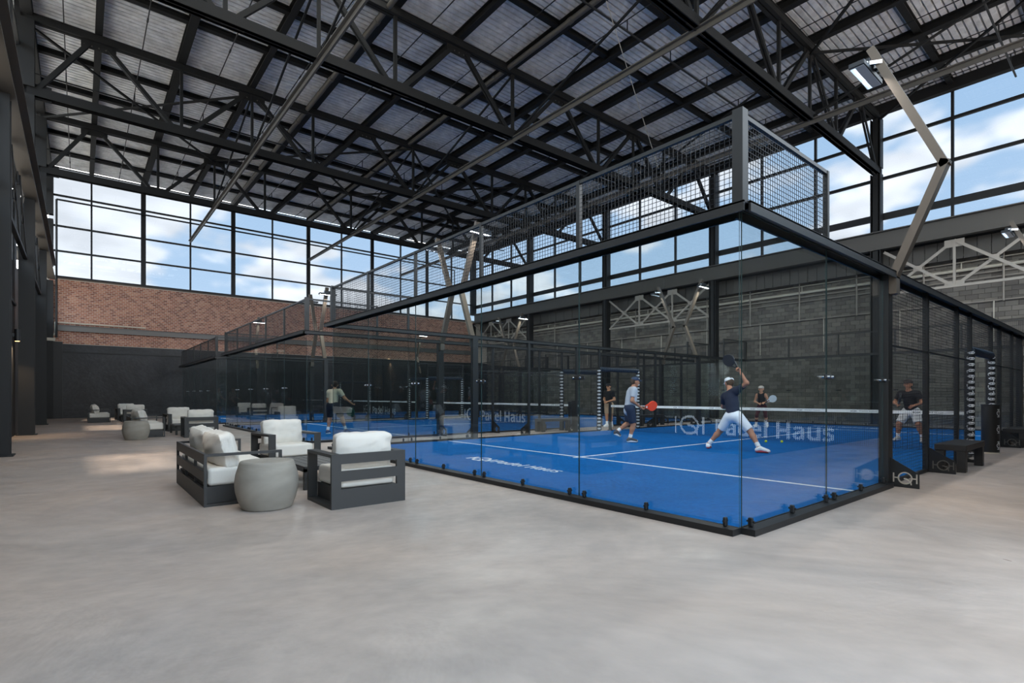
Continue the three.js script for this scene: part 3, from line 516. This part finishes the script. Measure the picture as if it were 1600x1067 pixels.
function sofa(x, z, turn, L, label) {                        // front towards +z, length along x
  const t = thing('lounge_sofa', label, 'sofa', [x, 0, z], turn, 'outdoor sofas'), h = L / 2;
  for (const s of [-1, 1]) part('arm_frame', loop(s * (h - 0.025), 0.05, 0.03, 0, 0.6, -0.42, 0.42), M.frame, t);
  part('seat_base', span(-h + 0.06, h - 0.06, 0.03, 0.22, -0.38, 0.38), M.frame, t);
  part('back_slat', span(-h + 0.05, h - 0.05, 0.48, 0.6, -0.42, -0.385), M.frame, t); part('back_slat', span(-h + 0.05, h - 0.05, 0.28, 0.4, -0.42, -0.385), M.frame, t); part('back_panel', span(-h + 0.05, h - 0.05, 0, 0.2, -0.42, -0.385), M.frame, t);
  for (const k of [-0.33, 0.33]) part('back_strut', span(k * L / 2 - 0.015, k * L / 2 + 0.015, 0.2, 0.48, -0.41, -0.38), M.frame, t);
  const c = part('seat_cushion', seatG(L - 0.14, 0.21, 0.76), M.cushion, t); c.position.set(0, 0.325, 0.01);
  for (const s of [-1, 1]) { const b = part('back_cushion', cushionGeo(h - 0.1, 0.45, 0.24, 0.35, x + s), M.cushion, t); b.position.set(s * (h / 2 - 0.03), 0.6, -0.15); b.rotation.x = -0.22; b.rotation.z = s * 0.02; }
}
function stool(x, z, label) {
  const pts = [[0, 0.0], [0.245, 0], [0.262, 0.01], [0.3, 0.1], [0.326, 0.2], [0.334, 0.29], [0.322, 0.39], [0.298, 0.47], [0.285, 0.515], [0.275, 0.53], [0.25, 0.534], [0, 0.53]].map(([a, b]) => new THREE.Vector2(a, b));
  const o = top('concrete_stool', new THREE.LatheGeometry(pts, 40), M.concrete, label, 'stool', 'barrel stools'); o.position.set(x, 0, z);
}
function coffee(x, z, w, d, label) {
  const t = thing('coffee_table', label, 'coffee table', [x, 0, z], 0, 'low coffee tables');
  const n = 7; for (let i = 0; i < n; i++) part('slat', rbox(w / n - 0.008, 0.03, d - 0.1, -w / 2 + w / n * (i + 0.5), 0.3, 0, 0.004), M.frame, t);
  part('apron', [span(-w / 2, w / 2, 0.255, 0.315, -d / 2, -d / 2 + 0.05), span(-w / 2, w / 2, 0.255, 0.315, d / 2 - 0.05, d / 2), span(-w / 2, -w / 2 + 0.04, 0.24, 0.285, -d / 2, d / 2), span(w / 2 - 0.04, w / 2, 0.24, 0.285, -d / 2, d / 2)], M.frame, t);
  for (const a of [-1, 1]) for (const b of [-1, 1]) part('leg', span(a * (w / 2) - a * 0.06, a * w / 2, 0, 0.26, b * d / 2 - b * 0.06, b * d / 2), M.frame, t);
}
function lounge(w, so, back, front, table, st) {
  sofa(...so, Math.PI / 2, 2.2, `dark framed white cushioned sofa ${w}`);
  armchair(...back, Math.PI, `white cushioned armchair ${w} with its slatted back to the viewer`);
  armchair(...front, 0.12, `white cushioned armchair ${w} facing the viewer`);
  coffee(...table, 0.82, 1.35, `low dark slatted coffee table ${w}`);
  if (st) stool(...st, `round grey concrete barrel stool ${w}`);
}
lounge('in the nearest lounge group', [1.5, -7.9], [2.59, -6.14], [2.82, -9.75], [2.72, -7.85], [1.64, -6.38]);
lounge('in the middle lounge group', [1.58, -20.25], [2.85, -18.7], [2.78, -22.3], [2.75, -20.4], [1.24, -18.55]);
lounge('in the farthest lounge group', [0.68, -32.15], [1.98, -30.2], [1.86, -33.7], [1.9, -31.9]);

// ------------------------------------------------------------------ people
function isoMesh(f, lo, hi, cell) {                          // naive surface nets on a grid
  const n = [0, 1, 2].map((i) => Math.ceil((hi[i] - lo[i]) / cell) + 1), [nx, ny, nz] = n, d = new Float32Array(nx * ny * nz), at = (i, j, k) => (k * ny + j) * nx + i;
  for (let k = 0; k < nz; k++) for (let j = 0; j < ny; j++) for (let i = 0; i < nx; i++) d[at(i, j, k)] = f(lo[0] + i * cell, lo[1] + j * cell, lo[2] + k * cell);
  const idx = new Int32Array(nx * ny * nz).fill(-1), P = [], I = [];
  for (let k = 0; k + 1 < nz; k++) for (let j = 0; j + 1 < ny; j++) for (let i = 0; i + 1 < nx; i++) {
    let m = 0; const c = []; for (let q = 0; q < 8; q++) { const v = d[at(i + (q & 1), j + ((q >> 1) & 1), k + (q >> 2))]; c.push(v); if (v < 0) m |= 1 << q; }
    if (m === 0 || m === 255) continue;
    let sx = 0, sy = 0, sz = 0, w = 0;
    for (let q = 0; q < 8; q++) for (const b of [1, 2, 4]) if (!(q & b)) { const a = c[q], e = c[q | b]; if ((a < 0) !== (e < 0)) { const t = a / (a - e); sx += (q & 1) + (b === 1 ? t : 0); sy += ((q >> 1) & 1) + (b === 2 ? t : 0); sz += (q >> 2) + (b === 4 ? t : 0); w++; } }
    idx[at(i, j, k)] = P.length / 3; P.push(lo[0] + (i + sx / w) * cell, lo[1] + (j + sy / w) * cell, lo[2] + (k + sz / w) * cell);
  }
  const quad = (a, b, c, e, flip) => { if (a < 0 || b < 0 || c < 0 || e < 0) return; flip ? I.push(a, c, b, b, c, e) : I.push(a, b, c, b, e, c); };
  for (let k = 1; k + 1 < nz; k++) for (let j = 1; j + 1 < ny; j++) for (let i = 1; i + 1 < nx; i++) {
    const v = d[at(i, j, k)] < 0;
    if (v !== d[at(i + 1, j, k)] < 0) quad(idx[at(i, j - 1, k - 1)], idx[at(i, j, k - 1)], idx[at(i, j - 1, k)], idx[at(i, j, k)], !v);
    if (v !== d[at(i, j + 1, k)] < 0) quad(idx[at(i - 1, j, k - 1)], idx[at(i - 1, j, k)], idx[at(i, j, k - 1)], idx[at(i, j, k)], !v);
    if (v !== d[at(i, j, k + 1)] < 0) quad(idx[at(i - 1, j - 1, k)], idx[at(i, j - 1, k)], idx[at(i - 1, j, k)], idx[at(i, j, k)], !v);
  }
  const g = new THREE.BufferGeometry(); g.setAttribute('position', new THREE.Float32BufferAttribute(P, 3)); g.setIndex(I);
  const N = new Float32Array(P.length), e = cell * 0.5;
  for (let q = 0; q < P.length; q += 3) { const [x, y, z] = [P[q], P[q + 1], P[q + 2]], a = f(x + e, y, z) - f(x - e, y, z), b = f(x, y + e, z) - f(x, y - e, z), c = f(x, y, z + e) - f(x, y, z - e), l = Math.hypot(a, b, c) || 1; N[q] = a / l; N[q + 1] = b / l; N[q + 2] = c / l; }
  g.setAttribute('normal', new THREE.BufferAttribute(N, 3)); return g;
}
function cone(a, ra, b, rb, cut) {                           // tapered capsule; cut: flat end past t = 1
  const dx = b[0] - a[0], dy = b[1] - a[1], dz = b[2] - a[2], L2 = dx * dx + dy * dy + dz * dz || 1e-9, L = Math.sqrt(L2);
  const g = (x, y, z) => { const px = x - a[0], py = y - a[1], pz = z - a[2]; let t = (px * dx + py * dy + pz * dz) / L2; const over = (t - 1) * L; t = t < 0 ? 0 : t > 1 ? 1 : t; const q = Math.hypot(px - dx * t, py - dy * t, pz - dz * t) - (ra + (rb - ra) * t); return cut ? Math.max(q, over) : q; };
  const r = Math.max(ra, rb); g.box = [0, 1, 2].map((i) => [Math.min(a[i], b[i]) - r, Math.max(a[i], b[i]) + r]); return g;
}
const blob = (c, r) => { const m = Math.min(...r), g = (x, y, z) => (Math.hypot((x - c[0]) / r[0], (y - c[1]) / r[1], (z - c[2]) / r[2]) - 1) * m; g.box = [0, 1, 2].map((i) => [c[i] - r[i], c[i] + r[i]]); return g; };
function field(list, k) {
  const f = (x, y, z) => { let d = 9; for (const g of list) { const bx = g.box; let e = 0; for (let i = 0; i < 3; i++) { const p = i === 0 ? x : i === 1 ? y : z, o = Math.max(bx[i][0] - p, p - bx[i][1], 0); e = Math.max(e, o); } if (e > 0.12) { d = Math.min(d, e); continue; } const q = g(x, y, z), h = Math.max(k - Math.abs(d - q), 0) / k; d = Math.min(d, q) - h * h * k * 0.25; } return d; };
  f.box = [0, 1, 2].map((i) => [Math.min(...list.map((g) => g.box[i][0])), Math.max(...list.map((g) => g.box[i][1]))]); return f;
}
const meshOf = (list, k, cell, pad = 0.05) => { const f = field(list, k), p = pad + cell * 2; return isoMesh(f, f.box.map((b) => b[0] - p), f.box.map((b) => b[1] + p), cell); };
const lerp = (a, b, t) => a.map((v, i) => v + (b[i] - v) * t);
function handParts(w, el, curl, out) {                       // palm, four unequal fingers bent at the knuckles, thumb from the side of the palm
  const d = V(...w).sub(V(...el)).normalize(), side = V(...out).sub(d.clone().multiplyScalar(V(...out).dot(d))).normalize(), nrm = d.clone().cross(side).normalize(), at = (f, s, n) => V(...w).addScaledVector(d, f).addScaledVector(side, s).addScaledVector(nrm, n).toArray();
  const L = [cone(at(-0.02, 0, 0), 0.027, at(0.03, 0, 0), 0.028), cone(at(0.03, -0.018, 0), 0.022, at(0.075, -0.024, 0), 0.014), cone(at(0.03, 0.018, 0), 0.022, at(0.075, 0.024, 0), 0.014)];
  [[-0.03, 0.062], [-0.01, 0.076], [0.011, 0.08], [0.031, 0.07]].forEach(([s, l]) => { const a = at(0.076, s, 0), b = at(0.076 + l * 0.5 * Math.cos(curl * 0.6), s, l * 0.5 * Math.sin(curl * 0.6)), c = at(0.076 + l * 0.5 * Math.cos(curl * 0.6) + l * 0.5 * Math.cos(curl * 1.7), s, l * 0.5 * Math.sin(curl * 0.6) + l * 0.5 * Math.sin(curl * 1.7)); L.push(cone(a, 0.0095, b, 0.009), cone(b, 0.009, c, 0.0075)); });
  const t0 = at(0.015, 0.03, 0.006), t1 = at(0.045, 0.055, 0.018), t2 = at(0.07, 0.055, 0.04); L.push(cone(t0, 0.014, t1, 0.011), cone(t1, 0.011, t2, 0.009)); return L;
}
/* pose: hips, chest (neck base), head [x,y,z]; armL/armR [shoulder, elbow, wrist]; legL/legR [hip, knee, ankle, toe]; facing +z, right hand at -x */
function person(p) {
  const t = thing('person', p.label, 'person', [p.at[0], p.y ?? 0.02, p.at[1]], p.turn, 'players'), s = p.slim ?? 1;
  const skin = std(p.skin, 0.6), hp = p.hips, ck = p.chest, mid = lerp(hp, ck, 0.5), look = p.look ?? [0, 0, 1], hd = p.head;
  const body = [], sh = (a) => a[0];
  body.push(cone(hp, 0.135 * s, mid, 0.12 * s), cone(mid, 0.12 * s, lerp(ck, hp, 0.25), 0.135 * s), cone(lerp(ck, sh(p.armL), 0.75), 0.085 * s, lerp(ck, sh(p.armR), 0.75), 0.085 * s), cone(ck, 0.07, lerp(ck, hd, 0.75), 0.055));
  for (const A of [p.armL, p.armR]) body.push(cone(A[0], 0.058 * s, A[1], 0.043 * s), cone(A[1], 0.043 * s, A[2], 0.03 * s));
  for (const Lg of [p.legL, p.legR]) { body.push(cone(Lg[0], 0.098 * s, Lg[1], 0.06 * s), cone(Lg[1], 0.06 * s, lerp(Lg[1], Lg[2], 0.3), 0.058 * s), cone(lerp(Lg[1], Lg[2], 0.3), 0.058 * s, Lg[2], 0.038 * s), cone(Lg[2], 0.04, Lg[3], 0.032)); }
  const lk = V(...look).normalize(), rt = V(0, 1, 0).cross(lk).normalize(), H = (f, u, r) => V(...hd).addScaledVector(lk, f).addScaledVector(rt, r).add(V(0, u, 0)).toArray();
  const head = [cone(H(-0.015, 0.035, 0), 0.088, H(0.015, 0.03, 0), 0.084), cone(H(0.02, -0.03, 0), 0.066, H(0.035, -0.085, 0), 0.038), cone(H(0.095, 0.02, 0), 0.01, H(0.112, -0.016, 0), 0.014), cone(H(0, -0.05, 0), 0.055, lerp(ck, hd, 0.6), 0.055), blob(H(-0.005, 0, 0.085), [0.022, 0.032, 0.022]), blob(H(-0.005, 0, -0.085), [0.022, 0.032, 0.022]), cone(H(0.085, -0.047, 0.018), 0.009, H(0.085, -0.047, -0.018), 0.009)];
  const geos = [meshOf(body, 0.05, 0.016), meshOf(head, 0.025, 0.007)];
  for (const [A, c, o] of [[p.armL, p.curlL ?? 0.7, [-1, 0.2, 0.4]], [p.armR, p.curlR ?? 0.7, [1, 0.2, 0.4]]]) geos.push(meshOf(handParts(A[2], A[1], c, o), 0.012, 0.0045, 0.02));
  part('body', mergeGeometries(geos), skin, t);
  for (const q of [-1, 1]) { part('eye', new THREE.SphereGeometry(0.011, 8, 6).translate(...H(0.088, 0.022, q * 0.03)), std(0x1a1512, 0.3), t); part('eyebrow', rbox(0.03, 0.007, 0.01, 0, 0, 0, 0.003).rotateY(Math.atan2(lk.x, lk.z)).translate(...H(0.094, 0.043, q * 0.03)), std(p.hair, 0.8), t); }
  part('hair', meshOf([blob(H(-0.025, 0.045, 0), [0.098, 0.095, 0.1]), blob(H(-0.055, -0.01, 0), [0.075, 0.07, 0.062]), ...(p.tail ? [cone(H(-0.12, 0.02, 0), 0.04, H(-0.15, -0.14, 0), 0.02)] : [])], 0.03, 0.011), std(p.hair, 0.9), t);
  if (p.cap) part('cap', meshOf([blob(H(-0.008, 0.075, 0), [0.106, 0.072, 0.108]), cone(H(0.075, 0.06, 0.045), 0.014, H(0.16, 0.048, 0.03), 0.01), cone(H(0.075, 0.06, -0.045), 0.014, H(0.16, 0.048, -0.03), 0.01), cone(H(0.08, 0.063, 0), 0.014, H(0.178, 0.05, 0), 0.01)], 0.03, 0.009), std(p.cap, 0.8), t);
  if (p.shades) part('sunglasses', rbox(0.15, 0.03, 0.02, 0, 0, 0, 0.008).rotateY(Math.atan2(lk.x, lk.z)).translate(...H(0.094, 0.02, 0)), std(0x0c0c0d, 0.2), t);
  const shirt = [cone(lerp(hp, ck, p.hem ?? 0.12), 0.15 * s, mid, 0.138 * s), cone(mid, 0.138 * s, lerp(ck, hp, 0.2), 0.15 * s), cone(lerp(ck, sh(p.armL), p.tank ? 0.5 : 0.8), 0.098 * s, lerp(ck, sh(p.armR), p.tank ? 0.5 : 0.8), 0.098 * s)];
  if (!p.tank) for (const A of [p.armL, p.armR]) shirt.push(cone(A[0], 0.077 * s, lerp(A[0], A[1], 0.62), 0.07 * s, true));
  part(p.tank ? 'tank_top' : 'shirt', meshOf(shirt, 0.05, 0.014), std(p.shirt, 0.9), t);
  const pants = [cone(lerp(hp, ck, 0.06), 0.15 * s, hp, 0.15 * s)]; for (const Lg of [p.legL, p.legR]) { if (p.long) pants.push(cone(Lg[0], 0.108 * s, Lg[1], 0.07 * s), cone(Lg[1], 0.07 * s, lerp(Lg[1], Lg[2], 0.85), 0.052 * s, true)); else pants.push(cone(Lg[0], 0.125 * s, lerp(Lg[0], Lg[1], 0.88), 0.1 * s, true)); }
  part(p.long ? 'leggings' : 'shorts', meshOf(pants, 0.05, 0.014), std(p.pants, 0.9), t);
  for (const Lg of [p.legL, p.legR]) {
    part('sock', meshOf([cone(lerp(Lg[2], Lg[1], 0.28), 0.05, Lg[2], 0.046)], 0.01, 0.012), std(0xe9e9e9, 0.95), t);
    const dir = V(...Lg[3]).sub(V(...Lg[2])).setY(0).normalize(), heel = V(...Lg[2]).addScaledVector(dir, -0.045), toe = V(...Lg[3]);
    const shoe = part('shoe', meshOf([cone([heel.x, heel.y - 0.035, heel.z], 0.047, Lg[2], 0.05), cone(lerp(Lg[2], Lg[3], 0.1), 0.05, [toe.x, toe.y, toe.z], 0.04)], 0.03, 0.01), std(p.shoe, 0.7), t);
    part('sole', meshOf([cone([heel.x, heel.y - 0.06, heel.z], 0.04, [toe.x, toe.y, toe.z], 0.04)].map((g) => { const f = (x, y, z) => Math.max(g(x, y, z), 0.002 - y); f.box = g.box; return f; }), 0.01, 0.011), std(p.sole, 0.7), shoe);
  }
  t.updateMatrixWorld(true); return t;
}
function racket(t, handAt, dirV, faceN, col, label) {        // grip at the hand, head beyond it
  const o = thing('padel_racket', label, 'racket'), a = V(...handAt).applyMatrix4(t.matrixWorld), d = V(...dirV).transformDirection(t.matrixWorld), n0 = V(...faceN).transformDirection(t.matrixWorld), x = d.clone().cross(n0).normalize(), n = x.clone().cross(d).normalize();
  o.applyMatrix4(new THREE.Matrix4().makeBasis(x, d, n).setPosition(a));
  const s = new THREE.Shape(); for (let i = 0; i <= 40; i++) { const q = i / 40 * 2 * Math.PI, px = Math.sin(q) * 0.13, py = 0.3 - Math.cos(q) * 0.14; i ? s.lineTo(px, py) : s.moveTo(px, py); }
  for (let i = -3; i <= 3; i++) for (let j = -3; j <= 3; j++) if (i * i + j * j < 10) { const h = new THREE.Path(); h.absarc(i * 0.026, 0.31 + j * 0.026, 0.006, 0, 7, true); s.holes.push(h); }
  part('face', new THREE.ExtrudeGeometry(s, { depth: 0.03, bevelEnabled: true, bevelSize: 0.004, bevelThickness: 0.004, bevelSegments: 2, curveSegments: 4 }).translate(0, 0, -0.015), std(col, 0.5), o);
  part('throat', [bar(V(-0.02, 0.08, 0), V(-0.07, 0.19, 0), 0.022, 0.03, V(0, 0, 1)), bar(V(0.02, 0.08, 0), V(0.07, 0.19, 0), 0.022, 0.03, V(0, 0, 1))], std(col, 0.5), o); part('grip', rod(V(0, -0.06, 0), V(0, 0.09, 0), 0.016, 10), std(0x1b1b1c, 0.9), o);
}
const FACE = (dx, dz) => Math.atan2(dx, dz);
{ // grey shirt, orange racket, walking to the right
  const t = person({ label: 'person in grey T-shirt, navy shorts and cap striding with orange racket', at: [11.32, -8.82], turn: FACE(0.773, 0.635), skin: 0xb07a5e, hair: 0x4a3a2e, cap: 0x33415a, shirt: 0xb9bdc6, pants: 0x1f2b42, shoe: 0x4a4a4e, sole: 0xe6e6e4,
    hips: [0, 0.9, -0.02], chest: [0, 1.4, 0.06], head: [0, 1.6, 0.13], look: [0, -0.12, 1], hem: -0.12, armL: [[0.19, 1.38, 0.07], [0.22, 1.1, 0.02], [0.1, 0.96, 0.24]], armR: [[-0.19, 1.38, 0.05], [-0.22, 1.1, 0.0], [-0.09, 0.93, 0.26]], curlR: 1.3, curlL: 1.2,
    legL: [[0.09, 0.87, -0.02], [0.1, 0.5, -0.04], [0.1, 0.28, -0.34], [0.1, 0.17, -0.26]], legR: [[-0.09, 0.87, -0.02], [-0.08, 0.47, 0.06], [-0.07, 0.1, -0.03], [-0.07, 0.04, 0.15]] });
  racket(t, [-0.04, 0.93, 0.32], [0.35, 0.12, 1], [1, 0.3, 0.1], 0xff5230, 'orange padel racket held at the waist of the player in grey');
}
{ // lunging player
  const t = person({ label: 'person in navy top, white shorts and white cap lunging with raised arm', at: [11.41, -6.0], turn: FACE(1, 0), skin: 0xb57e63, hair: 0x5a4636, cap: 0xe8e8ea, shirt: 0x20263a, pants: 0xeeeff4, shoe: 0xf0eeee, sole: 0xc9474a,
    hips: [0.0, 0.78, 0], chest: [0.13, 1.3, 0.1], head: [0.22, 1.52, 0.2], look: [0.9, -0.35, 0.5], armL: [[0.3, 1.2, 0.14], [0.42, 0.98, 0.3], [0.3, 0.9, 0.5]], armR: [[-0.04, 1.36, 0.06], [-0.3, 1.52, 0.0], [-0.16, 1.78, -0.02]], curlR: 1.5,
    legL: [[0.1, 0.76, 0], [0.35, 0.44, 0.06], [0.61, 0.1, -0.02], [0.66, 0.04, 0.14]], legR: [[-0.1, 0.76, 0], [-0.34, 0.45, 0.08], [-0.58, 0.1, 0], [-0.75, 0.04, 0.06]] });
  racket(t, [-0.14, 1.84, -0.03], [0.75, 0.66, -0.1], [0, 0.2, 1], 0x26262a, 'dark padel racket swung above the lunging player');
}
{ // woman beyond the net
  const t = person({ label: 'person in black tank top and maroon leggings waiting beyond the net', at: [20.6, -9.7], turn: FACE(-1, 0.25), skin: 0xc08a68, hair: 0x8a6a48, cap: 0xb7ada0, tail: 1, shirt: 0x1b1b1d, pants: 0x4a1f26, shoe: 0xd9d4d0, sole: 0xefefef, tank: 1, long: 1, slim: 0.86, hem: 0.2,
    hips: [0, 0.82, -0.06], chest: [0, 1.28, 0.04], head: [0, 1.48, 0.08], armL: [[0.16, 1.25, 0.04], [0.26, 1.02, 0.06], [0.16, 0.97, 0.24]], armR: [[-0.16, 1.25, 0.04], [-0.24, 1.0, 0.02], [-0.04, 0.92, 0.2]], curlL: 1.3,
    legL: [[0.09, 0.8, -0.05], [0.16, 0.46, 0.08], [0.2, 0.1, -0.04], [0.22, 0.04, 0.12]], legR: [[-0.09, 0.8, -0.05], [-0.16, 0.46, 0.08], [-0.2, 0.1, -0.04], [-0.22, 0.04, 0.12]] });
  racket(t, [0.2, 0.98, 0.27], [0.85, 0.45, 0.2], [0, 0.1, 1], 0xd6dbdc, 'white padel racket held by the player in the tank top');
}
{ // man behind the mesh fence
  const t = person({ label: 'person in black T-shirt, white shorts and dark cap crouching behind the mesh', at: [17.3, -4.15], turn: FACE(-1, -0.1), skin: 0xb27a5c, hair: 0x2a221e, cap: 0x3a2d29, shirt: 0x232022, pants: 0xe6e2dc, shoe: 0xd8d2cc, sole: 0xefefef,
    hips: [0, 0.82, -0.1], chest: [0, 1.32, 0.06], head: [0, 1.53, 0.12], armL: [[0.2, 1.28, 0.06], [0.32, 1.05, 0.1], [0.2, 0.98, 0.3]], armR: [[-0.2, 1.28, 0.06], [-0.32, 1.05, 0.1], [-0.16, 0.98, 0.32]], curlR: 1.3,
    legL: [[0.1, 0.8, -0.08], [0.22, 0.47, 0.08], [0.28, 0.1, -0.02], [0.31, 0.04, 0.14]], legR: [[-0.1, 0.8, -0.08], [-0.22, 0.47, 0.08], [-0.28, 0.1, -0.02], [-0.31, 0.04, 0.14]] });
  racket(t, [-0.12, 1.0, 0.38], [0.3, 0.5, 0.6], [1, 0, -0.3], 0x1c1c1e, 'black padel racket held by the player behind the mesh');
}
{ // player of the middle court, seen from behind
  const t = person({ label: 'person in beige T-shirt and navy shorts seen from behind, middle court', at: [6.3, -16.75], turn: FACE(0.75, -0.66), skin: 0xb5805f, hair: 0x3a2e26, shirt: 0xc9bda6, pants: 0x1b2030, shoe: 0x27416a, sole: 0xefefef,
    hips: [0, 0.92, -0.02], chest: [0.02, 1.38, 0.1], head: [0.04, 1.58, 0.18], look: [0.5, -0.1, 1], armL: [[0.2, 1.34, 0.1], [0.24, 1.06, 0.1], [0.18, 0.9, 0.28]], armR: [[-0.2, 1.36, 0.08], [-0.36, 1.14, 0.1], [-0.5, 0.98, 0.28]], curlR: 1.4,
    legL: [[0.1, 0.9, -0.02], [0.14, 0.5, 0.04], [0.16, 0.1, -0.06], [0.17, 0.04, 0.12]], legR: [[-0.1, 0.9, -0.02], [-0.24, 0.52, 0.12], [-0.36, 0.12, 0.14], [-0.4, 0.05, 0.32]] });
  racket(t, [-0.52, 0.94, 0.34], [0.4, -0.75, 0.25], [0.3, 0, 1], 0x1f6a55, 'green padel racket held low by the player in beige');
}
{ // man at the doorway between the courts
  const t = person({ y: 0.003, label: 'person in black shirt and tan shorts standing at the padded doorway', at: [16.3, -13.75], turn: FACE(-0.9, 0.1), skin: 0xc08a66, hair: 0x1e1815, cap: 0x1d1d1f, shades: 1, shirt: 0x18181a, pants: 0xa98f74, shoe: 0xeceae6, sole: 0xefefef, slim: 0.92,
    hips: [0, 0.9, 0], chest: [0, 1.4, 0], head: [0, 1.6, 0.04], armL: [[0.18, 1.37, 0], [0.24, 1.1, -0.02], [0.08, 1.02, 0.2]], armR: [[-0.18, 1.37, 0], [-0.24, 1.1, -0.02], [-0.06, 1.0, 0.2]],
    legL: [[0.09, 0.88, 0], [0.1, 0.49, 0.01], [0.11, 0.1, -0.02], [0.13, 0.04, 0.14]], legR: [[-0.09, 0.88, 0], [-0.1, 0.49, 0.01], [-0.11, 0.1, -0.02], [-0.13, 0.04, 0.14]] });
  const b = thing('duffel_bag', 'black upright racket bag on the floor beside the man in black', 'bag', [16.95, 0, -13.3], 0.6); part('bag_body', rbox(0.34, 0.8, 0.26, 0, 0.4, 0, 0.08, 4), std(0x121214, 0.7), b); part('carry_handle', new THREE.TorusGeometry(0.06, 0.012, 6, 14, Math.PI).translate(0, 0.79, 0), M.black, b); part('zip', box(0.01, 0.55, 0.005, 0.06, 0.42, 0.131), M.chrome, b);
}
renderer.render(scene, camera);
